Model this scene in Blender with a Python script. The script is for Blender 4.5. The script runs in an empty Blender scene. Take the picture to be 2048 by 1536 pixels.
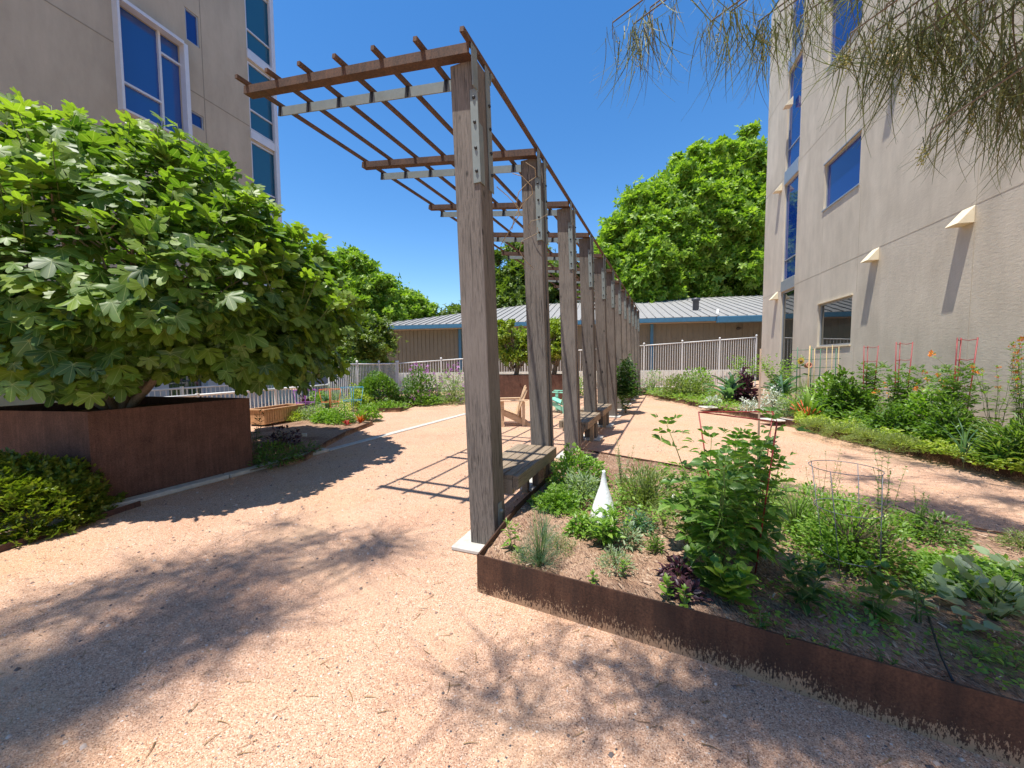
import bpy, bmesh, math, random
import numpy as np
from mathutils import Vector, Matrix, Euler
R = math.radians
C = bpy.context.scene.collection
SC = bpy.context.scene

# ------------------------------------------------------------------ camera
F_PX, PITCH, ROLL, EYE = 782.3, 0.060, 0.0069, 1.6
cd = bpy.data.cameras.new('camera'); cam = bpy.data.objects.new('camera', cd); C.objects.link(cam)
cd.sensor_width = 36; cd.lens = F_PX/2048*36; cd.clip_end = 800; cd.clip_start = .05
_f = Vector((0, math.cos(PITCH), -math.sin(PITCH))); _u = Vector((0, math.sin(PITCH), math.cos(PITCH))); _r = Vector((1, 0, 0))
_cr = _r*math.cos(ROLL) - _u*math.sin(ROLL); _cu = _r*math.sin(ROLL) + _u*math.cos(ROLL)
M3 = Matrix((( _cr.x, _cu.x, -_f.x), (_cr.y, _cu.y, -_f.y), (_cr.z, _cu.z, -_f.z))).to_4x4()
cam.matrix_world = Matrix.Translation((0, 0, EYE)) @ M3
SC.camera = cam

# ------------------------------------------------------------------ light
SUN = Vector((-.212, -.177, .961)).normalized()      # towards the sun
EL = math.asin(SUN.z); AZ = math.atan2(SUN.x, SUN.y)
w = bpy.data.worlds.new('World'); SC.world = w; w.use_nodes = True
nt = w.node_tree; nt.nodes.clear()
sky = nt.nodes.new('ShaderNodeTexSky'); sky.sky_type = 'NISHITA'; sky.sun_disc = False
sky.sun_elevation = EL; sky.sun_rotation = AZ % (2*math.pi)
sky.air_density = 1.15; sky.dust_density = 0.0; sky.ozone_density = 2.2; sky.altitude = 300
hs = nt.nodes.new('ShaderNodeHueSaturation'); hs.inputs['Saturation'].default_value = 1.26
bg = nt.nodes.new('ShaderNodeBackground'); bg.inputs[1].default_value = .125
wo = nt.nodes.new('ShaderNodeOutputWorld')
tn = nt.nodes.new('ShaderNodeMix'); tn.data_type = 'RGBA'; tn.blend_type = 'MULTIPLY'; tn.inputs[0].default_value = 1; tn.inputs[7].default_value = (.97, 1.0, 1.07, 1)
nt.links.new(sky.outputs[0], tn.inputs[6]); nt.links.new(tn.outputs[2], hs.inputs['Color']); nt.links.new(hs.outputs[0], bg.inputs[0]); nt.links.new(bg.outputs[0], wo.inputs[0])
sl = bpy.data.lights.new('sun', 'SUN'); sl.energy = 4.8; sl.angle = R(.55); sl.color = (1, .955, .88)
so = bpy.data.objects.new('sun', sl); C.objects.link(so); so.rotation_euler = SUN.to_track_quat('Z', 'Y').to_euler()
SC.view_settings.view_transform = 'Standard'; SC.view_settings.look = 'None'; SC.view_settings.gamma = 1
SC.view_settings.exposure = .58
SC.render.engine = 'CYCLES'
try:
    SC.cycles.max_bounces = 8; SC.cycles.transparent_max_bounces = 8; SC.cycles.diffuse_bounces = 4
except Exception: pass

# ------------------------------------------------------------------ geometry of the photograph -> metres
def ray(px, py):
    X = (px-1024)/F_PX; Y = (py-768)/F_PX
    c, s = math.cos(ROLL), math.sin(ROLL)
    X, Y = X*c - Y*s, X*s + Y*c
    return Vector((X, math.cos(PITCH) - Y*math.sin(PITCH), -math.sin(PITCH) - Y*math.cos(PITCH)))
def at(px, py, z=0.0):
    d = ray(px, py); t = (z-EYE)/d.z
    return Vector((0, 0, EYE)) + d*t
def at_depth(px, py, y):
    d = ray(px, py); return Vector((0, 0, EYE)) + d*(y/d.y)
def on_plane(px, py, P, D):                     # vertical plane through P along D -> (t along D, height)
    n = Vector((-D[1], D[0], 0)); d = ray(px, py); c = Vector((0, 0, EYE))
    t = (Vector((P[0], P[1], 0)) - c).dot(n)/d.dot(n); q = c + d*t
    return (q - Vector((P[0], P[1], 0))).dot(Vector((D[0], D[1], 0))), q.z

# ------------------------------------------------------------------ object helpers
WM = {}
def tag(o, label=None, cat=None, group=None, kind=None):
    if label: o['label'] = label
    if cat: o['category'] = cat
    if group: o['group'] = group
    if kind: o['kind'] = kind
    return o
def link(o, mw=None, parent=None):
    C.objects.link(o)
    mw = mw.copy() if mw is not None else Matrix.Identity(4)
    WM[o.name] = mw
    if parent is not None:
        o.parent = parent; o.matrix_parent_inverse = WM[parent.name].inverted()
    o.matrix_basis = mw
    return o
def thing(name, label, cat, loc=(0, 0, 0), group=None, rz=0.0):
    o = bpy.data.objects.new(name, None); o.empty_display_size = .1
    link(o, Matrix.Translation(loc) @ Matrix.Rotation(rz, 4, 'Z'))
    return tag(o, label, cat, group)
def mesh_obj(name, me, mats, mw=None, parent=None):
    if not isinstance(mats, (list, tuple)): mats = [mats]
    me.materials.clear()
    for m in mats: me.materials.append(m)
    return link(bpy.data.objects.new(name, me), mw, parent)
def copy_tree(o, delta, label=None, group=None, parent=None, rot=None):
    """copy a thing, its parts and sub-parts, moved by the 4x4 delta"""
    c = o.copy(); C.objects.link(c)
    if parent is None:
        c.matrix_basis = delta @ WM[o.name]; WM[c.name] = c.matrix_basis.copy()
        if label: c['label'] = label
        if group: c['group'] = group
    else:
        c.parent = parent; WM[c.name] = Matrix.Identity(4)
    for ch in list(o.children): copy_tree(ch, delta, parent=c)
    return c

class MB:
    """collects simple solids, builds ONE mesh"""
    def __init__(s): s.v = []; s.f = []; s.mi = []; s.sm = []
    def add(s, vs, fs, mi=0, smooth=False):
        o = len(s.v); s.v += [tuple(p) for p in vs]; s.f += [tuple(i+o for i in f) for f in fs]
        s.mi += [mi]*len(fs); s.sm += [smooth]*len(fs)
    def box(s, x0, x1, y0, y1, z0, z1, M=None, mi=0):
        vs = [Vector(p) for p in ((x0,y0,z0),(x1,y0,z0),(x1,y1,z0),(x0,y1,z0),(x0,y0,z1),(x1,y0,z1),(x1,y1,z1),(x0,y1,z1))]
        if M is not None: vs = [M @ p for p in vs]
        s.add(vs, [(0,3,2,1),(4,5,6,7),(0,1,5,4),(1,2,6,5),(2,3,7,6),(3,0,4,7)], mi)
    def prism(s, pts, z0, z1, M=None, mi=0):
        n = len(pts); vs = [Vector((p[0], p[1], z0)) for p in pts] + [Vector((p[0], p[1], z1)) for p in pts]
        if M is not None: vs = [M @ p for p in vs]
        s.add(vs, [tuple(range(n-1, -1, -1)), tuple(range(n, 2*n))] + [(i, (i+1) % n, n+(i+1) % n, n+i) for i in range(n)], mi)
    def tube(s, path, r, sides=6, r1=None, mi=0, closed=False, cap=True):
        path = [Vector(p) for p in path]; n = len(path); r1 = r if r1 is None else r1
        vs = []; fs = []; ref = Vector((.31, .17, .93))
        for i, p in enumerate(path):
            if closed: t = path[(i+1) % n] - path[i-1]
            else: t = path[min(i+1, n-1)] - path[max(i-1, 0)]
            if t.length < 1e-9: t = Vector((0, 0, 1))
            t.normalize()
            a = t.cross(ref)
            if a.length < .05: a = t.cross(Vector((1, 0, 0)))
            a.normalize(); b = t.cross(a)
            rr = r + (r1-r)*i/max(1, n-1)
            for k in range(sides):
                th = 2*math.pi*k/sides; vs.append(p + a*math.cos(th)*rr + b*math.sin(th)*rr)
        m = n if closed else n-1
        for i in range(m):
            for k in range(sides):
                j = (i+1) % n
                fs.append((i*sides+k, i*sides+(k+1) % sides, j*sides+(k+1) % sides, j*sides+k))
        if cap and not closed: fs.append(tuple(range(sides-1, -1, -1))); fs.append(tuple((n-1)*sides+k for k in range(sides)))
        s.add(vs, fs, mi, True)
    def ball(s, c, r, sz=1.0, seg=8, ring=6, mi=0):
        vs = [Vector((c[0], c[1], c[2]-r*sz))]; fs = []
        for i in range(1, ring):
            ph = -math.pi/2 + math.pi*i/ring
            for k in range(seg):
                th = 2*math.pi*k/seg
                vs.append(Vector((c[0]+r*math.cos(ph)*math.cos(th), c[1]+r*math.cos(ph)*math.sin(th), c[2]+r*sz*math.sin(ph))))
        vs.append(Vector((c[0], c[1], c[2]+r*sz))); L = len(vs)-1
        for k in range(seg): fs.append((0, 1+(k+1) % seg, 1+k)); fs.append((L, L-seg+k, L-seg+(k+1) % seg))
        for i in range(ring-2):
            for k in range(seg):
                a = 1+i*seg; fs.append((a+k, a+(k+1) % seg, a+seg+(k+1) % seg, a+seg+k))
        s.add(vs, fs, mi, True)
    def lathe(s, prof, c=(0,0,0), seg=20, mi=0):
        vs = []; fs = []
        for (r, z) in prof:
            for k in range(seg):
                th = 2*math.pi*k/seg; vs.append((c[0]+r*math.cos(th), c[1]+r*math.sin(th), c[2]+z))
        for i in range(len(prof)-1):
            for k in range(seg): fs.append((i*seg+k, i*seg+(k+1) % seg, (i+1)*seg+(k+1) % seg, (i+1)*seg+k))
        s.add(vs, fs, mi, True)
    def build(s, name, mats, parent=None, mw=None, bevel=0):
        me = bpy.data.meshes.new(name); me.from_pydata([tuple(v) for v in s.v], [], s.f); me.update()
        me.polygons.foreach_set('material_index', s.mi); me.polygons.foreach_set('use_smooth', s.sm)
        o = mesh_obj(name, me, mats, mw, parent)
        if bevel:
            b = o.modifiers.new('bevel', 'BEVEL'); b.width = bevel; b.segments = 1; b.limit_method = 'ANGLE'
        return o

# ------------------------------------------------------------------ materials
def mat(name):
    m = bpy.data.materials.new(name); m.use_nodes = True; t = m.node_tree; t.nodes.clear()
    o = t.nodes.new('ShaderNodeOutputMaterial'); b = t.nodes.new('ShaderNodeBsdfPrincipled'); t.links.new(b.outputs[0], o.inputs[0])
    return m, t, b
def N(t, typ, **k):
    n = t.nodes.new('ShaderNode'+typ)
    for a, v in k.items():
        if a in ('inp',):
            for i, x in v.items(): n.inputs[i].default_value = x
        else: setattr(n, a, v)
    return n
def L(t, a, b): t.links.new(a, b)
def coords(t, scale=(1, 1, 1), kind='Object', loc=(0, 0, 0), rot=(0, 0, 0)):
    c = N(t, 'TexCoord'); m = N(t, 'Mapping'); m.inputs['Scale'].default_value = scale; m.inputs['Location'].default_value = loc; m.inputs['Rotation'].default_value = rot
    L(t, c.outputs[kind], m.inputs[0]); return m.outputs[0]
def noise(t, vec, scale, detail=6, rough=.6, dist=0):
    n = N(t, 'TexNoise'); n.inputs['Scale'].default_value = scale; n.inputs['Detail'].default_value = detail
    n.inputs['Roughness'].default_value = rough; n.inputs['Distortion'].default_value = dist
    L(t, vec, n.inputs['Vector']); return n.outputs['Fac']
def ramp(t, fac, stops, interp='LINEAR'):
    r = N(t, 'ValToRGB'); r.color_ramp.interpolation = interp; e = r.color_ramp.elements
    e[0].position = stops[0][0]; e[0].color = (*stops[0][1], 1); e[1].position = stops[-1][0]; e[1].color = (*stops[-1][1], 1)
    for p, c in stops[1:-1]:
        x = e.new(p); x.color = (*c, 1)
    L(t, fac, r.inputs[0]); return r.outputs[0]
def mixc(t, fac, a, b, mode='MIX'):
    m = N(t, 'Mix', data_type='RGBA', blend_type=mode)
    for s, v in ((0, fac), (6, a), (7, b)):
        if isinstance(v, (int, float)): m.inputs[s].default_value = v
        elif isinstance(v, tuple): m.inputs[s].default_value = (*v, 1)
        else: L(t, v, m.inputs[s])
    return m.outputs[2]
def math_(t, op, a, b=0.0, clamp=False):
    m = N(t, 'Math', operation=op, use_clamp=clamp)
    for i, v in enumerate((a, b)):
        if isinstance(v, (int, float)): m.inputs[i].default_value = v
        else: L(t, v, m.inputs[i])
    return m.outputs[0]
def bump(t, b, h, strength=.5, dist=.01):
    n = N(t, 'Bump'); n.inputs['Strength'].default_value = strength; n.inputs['Distance'].default_value = dist
    L(t, h, n.inputs['Height']); L(t, n.outputs[0], b.inputs['Normal']); return n
def plain(name, col, rough=.6, metal=0, var=.12, scale=6, bmp=0):
    m, t, b = mat(name); v = coords(t); n = noise(t, v, scale)
    c = ramp(t, n, [(.3, tuple(x*(1-var) for x in col)), (.7, tuple(min(1, x*(1+var)) for x in col))])
    L(t, c, b.inputs['Base Color']); b.inputs['Roughness'].default_value = rough; b.inputs['Metallic'].default_value = metal
    if bmp: bump(t, b, noise(t, v, scale*12), bmp, .004)
    return m
def wood(name, ca, cb, axis, dark=.35, knots=True, rough=.85):
    m, t, b = mat(name)
    sc = [14, 14, 14]; sc[axis] = .7
    oi = N(t, 'ObjectInfo'); c = N(t, 'TexCoord'); ad = N(t, 'VectorMath', operation='ADD'); L(t, c.outputs['Object'], ad.inputs[0])
    mu = N(t, 'VectorMath', operation='SCALE'); mu.inputs[0].default_value = (3.1, 5.7, 9.3); L(t, oi.outputs['Random'], mu.inputs['Scale']); L(t, mu.outputs[0], ad.inputs[1])
    mp = N(t, 'Mapping'); mp.inputs['Scale'].default_value = tuple(sc); L(t, ad.outputs[0], mp.inputs[0])
    g = noise(t, mp.outputs[0], 3.2, 8, .7, 1.2)
    big = noise(t, ad.outputs[0], 1.1, 3, .5)
    col = ramp(t, g, [(.34, tuple(x*dark for x in ca)), (.43, ca), (.53, cb), (.60, ca), (.68, tuple(x*.5 for x in ca))])
    col = mixc(t, ramp(t, big, [(.35, (0, 0, 0)), (.65, (1, 1, 1))]), col, mixc(t, .5, col, tuple(min(1, x*1.25) for x in cb)))
    h = g
    if knots:
        ks = [2.6, 2.6, 2.6]; ks[axis] = 1.3
        mk = N(t, 'Mapping'); mk.inputs['Scale'].default_value = tuple(ks); L(t, ad.outputs[0], mk.inputs[0])
        vo = N(t, 'TexVoronoi'); vo.inputs['Scale'].default_value = 1.6; L(t, mk.outputs[0], vo.inputs['Vector'])
        k = ramp(t, vo.outputs['Distance'], [(.05, (1, 1, 1)), (.085, (0, 0, 0))])
        col = mixc(t, k, col, tuple(x*.12 for x in ca))
    oi2 = math_(t, 'MULTIPLY_ADD', oi.outputs['Random'], .3); t.nodes[-1].inputs[2].default_value = .85
    hv = N(t, 'HueSaturation'); L(t, col, hv.inputs['Color']); L(t, oi2, hv.inputs['Value'])
    L(t, hv.outputs[0], b.inputs['Base Color']); b.inputs['Roughness'].default_value = rough
    bump(t, b, h, .7, .006)
    return m

def leafmat(name, cols, rough=.42, trans=.35, veins=0, spec=.5, tcol=None):
    """cols: list of colours picked per leaf"""
    m, t, b = mat(name); g = N(t, 'NewGeometry')
    st = [(i/(len(cols)-1) if len(cols) > 1 else 0, c) for i, c in enumerate(cols)]
    if len(cols) == 1: st = [(0, cols[0]), (1, cols[0])]
    col = ramp(t, g.outputs['Random Per Island'], st)
    v = coords(t); n = noise(t, v, 9, 3)
    hv = N(t, 'HueSaturation'); L(t, col, hv.inputs['Color']); L(t, math_(t, 'ADD', math_(t, 'MULTIPLY', n, .5), .75), hv.inputs['Value'])
    col = hv.outputs[0]
    if veins:
        uv = N(t, 'UVMap'); sp = N(t, 'SeparateXYZ'); L(t, uv.outputs[0], sp.inputs[0])
        if veins == 2:      # palmate
            an = math_(t, 'ARCTAN2', sp.outputs[0], sp.outputs[1]); q = math_(t, 'MULTIPLY', an, 1/R(46))
            fr = math_(t, 'ABSOLUTE', math_(t, 'SUBTRACT', math_(t, 'FRACT', math_(t, 'ADD', q, 20.5)), .5))
            ln = N(t, 'VectorMath', operation='LENGTH'); L(t, uv.outputs[0], ln.inputs[0])
            d = math_(t, 'MULTIPLY', fr, ln.outputs['Value'])
            k = math_(t, 'LESS_THAN', d, .014)
            q2 = math_(t, 'FRACT', math_(t, 'MULTIPLY', math_(t, 'SUBTRACT', ln.outputs['Value'], math_(t, 'MULTIPLY', fr, 1.1)), 9)); k2 = math_(t, 'MULTIPLY', math_(t, 'LESS_THAN', q2, .07), .35)
            k = math_(t, 'MAXIMUM', k, k2)
        else:
            ab = math_(t, 'ABSOLUTE', sp.outputs[0]); k = math_(t, 'LESS_THAN', ab, .022)
            q2 = math_(t, 'FRACT', math_(t, 'MULTIPLY', math_(t, 'SUBTRACT', sp.outputs[1], math_(t, 'MULTIPLY', ab, 1.0)), 7)); k = math_(t, 'MAXIMUM', k, math_(t, 'MULTIPLY', math_(t, 'LESS_THAN', q2, .12), .3))
        col = mixc(t, math_(t, 'MULTIPLY', k, .75), col, mixc(t, .6, col, (.42, .48, .18)))
    L(t, col, b.inputs['Base Color']); b.inputs['Roughness'].default_value = rough
    b.inputs['Specular IOR Level'].default_value = spec
    tr = N(t, 'BsdfTranslucent'); mx = N(t, 'MixShader'); mx.inputs[0].default_value = trans
    tc = mixc(t, 1.0, col, tcol or (1.7, 1.9, .6), 'MULTIPLY'); L(t, tc, tr.inputs[0])
    L(t, b.outputs[0], mx.inputs[1]); L(t, tr.outputs[0], mx.inputs[2])
    L(t, mx.outputs[0], [n for n in t.nodes if n.type == 'OUTPUT_MATERIAL'][0].inputs[0])
    return m

# gravel: pink decomposed granite
def gravel():
    m, t, b = mat('decomposed_granite'); v = coords(t)
    vo = N(t, 'TexVoronoi'); vo.inputs['Scale'].default_value = 210; L(t, v, vo.inputs['Vector'])
    sp = N(t, 'SeparateColor'); L(t, vo.outputs['Color'], sp.inputs[0])
    grain = ramp(t, sp.outputs[0], [(0, (.16, .10, .075)), (.10, (.37, .215, .14)), (.45, (.56, .34, .225)), (.8, (.66, .44, .31)), (.93, (.68, .48, .35)), (1, (.76, .63, .52))])
    vo2 = N(t, 'TexVoronoi'); vo2.inputs['Scale'].default_value = 62; vo2.inputs['Randomness'].default_value = 1; L(t, v, vo2.inputs['Vector'])
    s2 = N(t, 'SeparateColor'); L(t, vo2.outputs['Color'], s2.inputs[0])
    pat = noise(t, v, 1.3, 5, .65)
    pebm = math_(t, 'MULTIPLY', math_(t, 'GREATER_THAN', s2.outputs[0], math_(t, 'SUBTRACT', .992, math_(t, 'MULTIPLY', pat, .07))), math_(t, 'LESS_THAN', vo2.outputs['Distance'], .34))
    pebc = ramp(t, s2.outputs[1], [(0, (.055, .055, .06)), (.4, (.14, .13, .13)), (.6, (.34, .25, .2)), (1, (.8, .76, .7))])
    fine = noise(t, v, .55, 6, .6)
    tint = ramp(t, fine, [(.32, (.92, .83, .78)), (.5, (1, .98, .96)), (.7, (1.0, .93, .80))])
    col = mixc(t, 1.0, grain, tint, 'MULTIPLY')
    sandy = ramp(t, noise(t, v, .9, 4, .5, .4), [(.52, (0, 0, 0)), (.72, (1, 1, 1))])
    col = mixc(t, mixc(t, .6, (0, 0, 0), sandy), col, (.58, .39, .25))
    col = mixc(t, pebm, col, pebc)
    L(t, col, b.inputs['Base Color']); b.inputs['Roughness'].default_value = .92; b.inputs['Specular IOR Level'].default_value = .25
    h = math_(t, 'ADD', math_(t, 'MULTIPLY', vo.outputs['Distance'], -.5), math_(t, 'MULTIPLY', pebm, .5))
    h = math_(t, 'ADD', h, math_(t, 'MULTIPLY', noise(t, v, 8, 5), 2.0)); h = math_(t, 'ADD', h, math_(t, 'MULTIPLY', noise(t, v, 2.6, 4), 5.0))
    bump(t, b, h, .75, .008)
    return m
def soil():
    m, t, b = mat('garden_soil'); v = coords(t)
    vo = N(t, 'TexVoronoi'); vo.inputs['Scale'].default_value = 130; L(t, coords(t, (1, .35, 1), rot=(0, 0, .6)), vo.inputs['Vector'])
    sp = N(t, 'SeparateColor'); L(t, vo.outputs['Color'], sp.inputs[0])
    c = ramp(t, sp.outputs[0], [(0, (.13, .075, .05)), (.25, (.28, .165, .105)), (.55, (.38, .235, .155)), (.9, (.43, .275, .18)), (1, (.55, .42, .30))])
    dk = ramp(t, noise(t, v, 1.7, 5, .6), [(.36, (.60, .52, .47)), (.56, (1, 1, 1))])
    c = mixc(t, 1.0, c, dk, 'MULTIPLY')
    L(t, c, b.inputs['Base Color']); b.inputs['Roughness'].default_value = .95
    bump(t, b, math_(t, 'ADD', noise(t, v, 30, 6), math_(t, 'MULTIPLY', vo.outputs['Distance'], -.6)), .9, .015)
    return m
def corten(name, a=(.16, .062, .04), c=(.30, .125, .075), mud=False, scuff=True, base_z=0):
    m, t, b = mat(name); v = coords(t)
    n = noise(t, v, 5, 8, .68); s = noise(t, coords(t, (22, 22, 1.2)), 1.6, 5, .6)
    col = ramp(t, math_(t, 'ADD', math_(t, 'MULTIPLY', n, .6), math_(t, 'MULTIPLY', s, .4)), [(.32, tuple(x*.45 for x in a)), (.47, a), (.62, c)])
    fine = noise(t, v, 90, 3, .7); col = mixc(t, .35, col, ramp(t, fine, [(.35, tuple(x*.5 for x in a)), (.65, tuple(min(1, x*1.5) for x in c))]))
    if mud:
        stn = noise(t, coords(t, (2.2, 2.2, .25)), 1.4, 4, .6); col = mixc(t, ramp(t, stn, [(.50, (0, 0, 0)), (.60, (1, 1, 1))]), col, mixc(t, .55, col, (.02, .012, .01)))
    if mud:     # splashed grit dried on the lower part of the steel
        g = N(t, 'NewGeometry'); sz = N(t, 'SeparateXYZ'); L(t, g.outputs['Position'], sz.inputs[0])
        sp = noise(t, coords(t, (1, 1, .35)), 110, 4, .75); sp2 = noise(t, coords(t, (1, 1, .8)), 3, 4)
        lim = math_(t, 'ADD', math_(t, 'MULTIPLY', sz.outputs[2], 1.9), .43)
        k = math_(t, 'GREATER_THAN', math_(t, 'ADD', sp, math_(t, 'MULTIPLY', math_(t, 'SUBTRACT', sp2, .5), .4)), lim)
        col = mixc(t, math_(t, 'MULTIPLY', k, .8), col, (.42, .27, .16))
    L(t, col, b.inputs['Base Color']); b.inputs['Roughness'].default_value = .75
    b.inputs['Specular IOR Level'].default_value = .35
    bump(t, b, math_(t, 'ADD', n, fine), .35, .003)
    return m
def stucco(name, a, c, sx=7):
    m, t, b = mat(name); v = coords(t)
    big = noise(t, v, .5, 5, .6, .5)
    col = ramp(t, big, [(.3, a), (.7, c)])
    st = noise(t, coords(t, (1, 1, .3)), 2.0, 6, .65); col = mixc(t, .30, col, ramp(t, st, [(.35, tuple(x*.6 for x in a)), (.65, c)]))
    L(t, col, b.inputs['Base Color']); b.inputs['Roughness'].default_value = .9; b.inputs['Specular IOR Level'].default_value = .2
    tr = noise(t, coords(t, (1.2, 1.2, 3.0)), sx, 5, .62, .6); fi = noise(t, v, 60, 4, .6)
    bump(t, b, math_(t, 'ADD', tr, math_(t, 'MULTIPLY', fi, .2)), .30, .016)
    return m
def glass(name, col, rough=.03, metal=.0, ior=1.9):
    m, t, b = mat(name); b.inputs['Base Color'].default_value = (*col, 1); b.inputs['Roughness'].default_value = rough
    b.inputs['Metallic'].default_value = metal; b.inputs['IOR'].default_value = ior
    n = noise(t, coords(t), .7, 2); bump(t, b, n, .04, .05)
    return m

GRAVEL = gravel(); SOIL = soil()
CORTEN = corten('corten_steel', (.085, .042, .030), (.155, .078, .055))
CORTEN_BED = corten('corten_bed_steel', (.055, .026, .016), (.105, .050, .029), mud=True)
WOOD_Z = wood('weathered_timber', (.078, .067, .057), (.18, .155, .132), 2, .15)
WOOD_X = wood('weathered_board', (.17, .125, .085), (.29, .225, .155), 0)
RUST = corten('rusty_beam_steel', (.060, .036, .026), (.125, .066, .040))
GALV = plain('galvanised_steel', (.19, .22, .21), .6, .1, .12, 8)
SLAT = corten('rusty_tube_steel', (.08, .048, .033), (.15, .085, .055))
DARKM = plain('dark_steel', (.03, .03, .032), .5, .3)
CONC = plain('pale_concrete', (.50, .48, .43), .9, 0, .18, 14, .6)
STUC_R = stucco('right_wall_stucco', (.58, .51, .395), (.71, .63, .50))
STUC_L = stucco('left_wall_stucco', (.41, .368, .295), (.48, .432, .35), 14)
STUC_W = stucco('white_wall_plaster', (.55, .55, .54), (.62, .62, .61), 12)
CREAM = plain('cream_painted_metal', (.78, .68, .48), .6, 0, .06)
FRAME = plain('window_aluminium', (.42, .44, .46), .4, .5, .05)
FRAME_W = plain('pale_window_frame', (.62, .64, .68), .4, .2, .05)
GL_DEEP = glass('sky_reflection_glass', (.004, .035, .22), .03, 0, 1.6); GL_LEFT = glass('bright_sky_reflection_glass', (.006, .055, .26), .03, 0, 1.9)  # blue of the reflected sky is put into these base colours
GL_TEAL = glass('teal_window_glass', (.012, .09, .16), .04, 0, 1.7)
GL_DARK = glass('dark_reflecting_glass', (.02, .03, .028), .02, 0, 2.3)
WHITE = plain('white_fence_paint', (.74, .74, .72), .45, 0, .06)
BLUE = plain('blue_trim_paint', (.045, .16, .27), .5, 0, .1)
SIDING = plain('ribbed_siding', (.175, .165, .118), .6, 0, .08, 2)
CEDAR = plain('cedar_boards', (.50, .29, .15), .75, 0, .18, 9)
TEAK = wood('tan_chair_wood', (.50, .33, .19), (.66, .47, .30), 0, .6, False, .7)
MINT = plain('mint_green_paint', (.26, .62, .47), .5, 0, .06)
REDW = plain('red_coated_wire', (.26, .02, .02), .45, 0, .1)
GREYW = plain('grey_galvanised_wire', (.15, .155, .17), .5, .3, .1)
GREENW = plain('green_coated_wire', (.03, .12, .06), .5, 0, .1)
BAMBOO = plain('bamboo_cane', (.50, .36, .16), .6, 0, .15, 20)
BARK = wood('tree_bark', (.13, .10, .075), (.24, .19, .14), 2, .5, False, .95)
BARKF = wood('fig_bark', (.26, .19, .13), (.40, .31, .23), 2, .7, False, .95)
STEM = leafmat('green_stem', [(.10, .16, .04), (.16, .2, .06)], .6, .1)
STEMB = plain('brown_stem', (.17, .12, .07), .8, 0, .2, 30)
PLAST = plain('white_plastic', (.82, .82, .80), .5, 0, .03)

# ------------------------------------------------------------------ leaf templates (x width, y length, z up)
def T_ovate(w=.5, fold=.10, droop=.14):
    v = [(0,0,0),(0,.33,.0),(0,.68,-droop*.35),(0,1,-droop),(-w*.5,.33,fold),(-w*.42,.68,fold-droop*.3),(w*.5,.33,fold),(w*.42,.68,fold-droop*.3)]
    f = [(0,1,4),(0,6,1),(1,2,5,4),(1,6,7,2),(2,3,5),(2,7,3)]
    return np.array(v, float), f
def T_simple(w=.5, fold=.08):
    return np.array([(0,0,0),(-w/2,.5,fold),(0,1,-.08),(w/2,.5,fold)], float), [(0,2,1),(0,3,2)]
def T_join(parts):
    vs = []; fs = []
    for (V, Fs), M in parts:
        o = len(vs)
        for p in V: vs.append(tuple(M @ Vector(p)))
        fs += [tuple(i+o for i in f) for f in Fs]
    return np.array(vs, float), fs
def MM(loc, rz=0, s=1, rx=0, ry=0): return Matrix.Translation(loc) @ Matrix.Rotation(rz, 4, 'Z') @ Matrix.Rotation(rx, 4, 'X') @ Matrix.Rotation(ry, 4, 'Y') @ Matrix.Scale(s, 4)
def T_pinnate(n=3, w=.45, ls=.42, droop=.3):
    parts = []; O = T_ovate(w)
    rib = (np.array([(-.012,0,0),(.012,0,0),(.008,.85,-droop*.6),(-.008,.85,-droop*.6)]), [(0,1,2,3)])
    parts.append((rib, Matrix.Identity(4)))
    for i in range(n):
        y = .2+.55*i/max(1, n-1)
        for s in (-1, 1): parts.append((O, MM((0, y, -droop*y*.5), -s*R(62-8*i), ls*(1-.12*i), ry=s*.25)))
    parts.append((O, MM((0, .72, -droop*.45), 0, ls*1.05, rx=-.3)))
    return T_join(parts)
def T_palm(seed=0, lobes=(1, .86, .62), half=.19, cup=.10):
    """lobed fig leaf; origin at the leaf stalk"""
    rnd = random.Random(seed); out = []
    angs = [(-96, lobes[2]), (-48, lobes[1]), (0, lobes[0]), (48, lobes[1]), (96, lobes[2])]
    out.append((0.0, -.04))
    for i, (a, r) in enumerate(angs):
        a += rnd.uniform(-4, 4); r *= rnd.uniform(.9, 1.08); wv = half
        d = Vector((math.sin(R(a)), math.cos(R(a)))); n = Vector((d.y, -d.x))
        if i == 0: out.append(tuple(d*.24*r - n*.16))
        out.append(tuple(d*r*.62 - n*wv*.9)); out.append(tuple(d*r*.86 - n*wv*.75)); out.append(tuple(d*r*1.0))
        out.append(tuple(d*r*.86 + n*wv*.75)); out.append(tuple(d*r*.62 + n*wv*.9))
        if i < 4:
            a2 = a+24; out.append((math.sin(R(a2))*.46, math.cos(R(a2))*.46))
        else: out.append(tuple(d*.24*r + n*.16))
    vs = [(0, .10, .02)] + [(x, y, -cup*(x*x*1.3+y*y) + .05*math.sin(7*x+seed) + .03*math.cos(9*y)) for x, y in out]
    n = len(out); fs = [(0, 1+(i+1) % n, 1+i) for i in range(n)]
    return np.array(vs, float), fs
def T_blade(w=.05, arc=.5, seg=6, up=.5):
    """a long arching blade"""
    v = []; f = []
    for i in range(seg+1):
        s = i/seg; y = s; z = up*s - arc*s*s; ww = w*(1-s)**.6*.5+.001
        v += [(-ww, y, z+w*.15), (0, y, z), (ww, y, z+w*.15)]
    for i in range(seg):
        a = 3*i; f += [(a, a+1, a+4, a+3), (a+1, a+2, a+5, a+4)]
    return np.array(v, float), f
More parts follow.
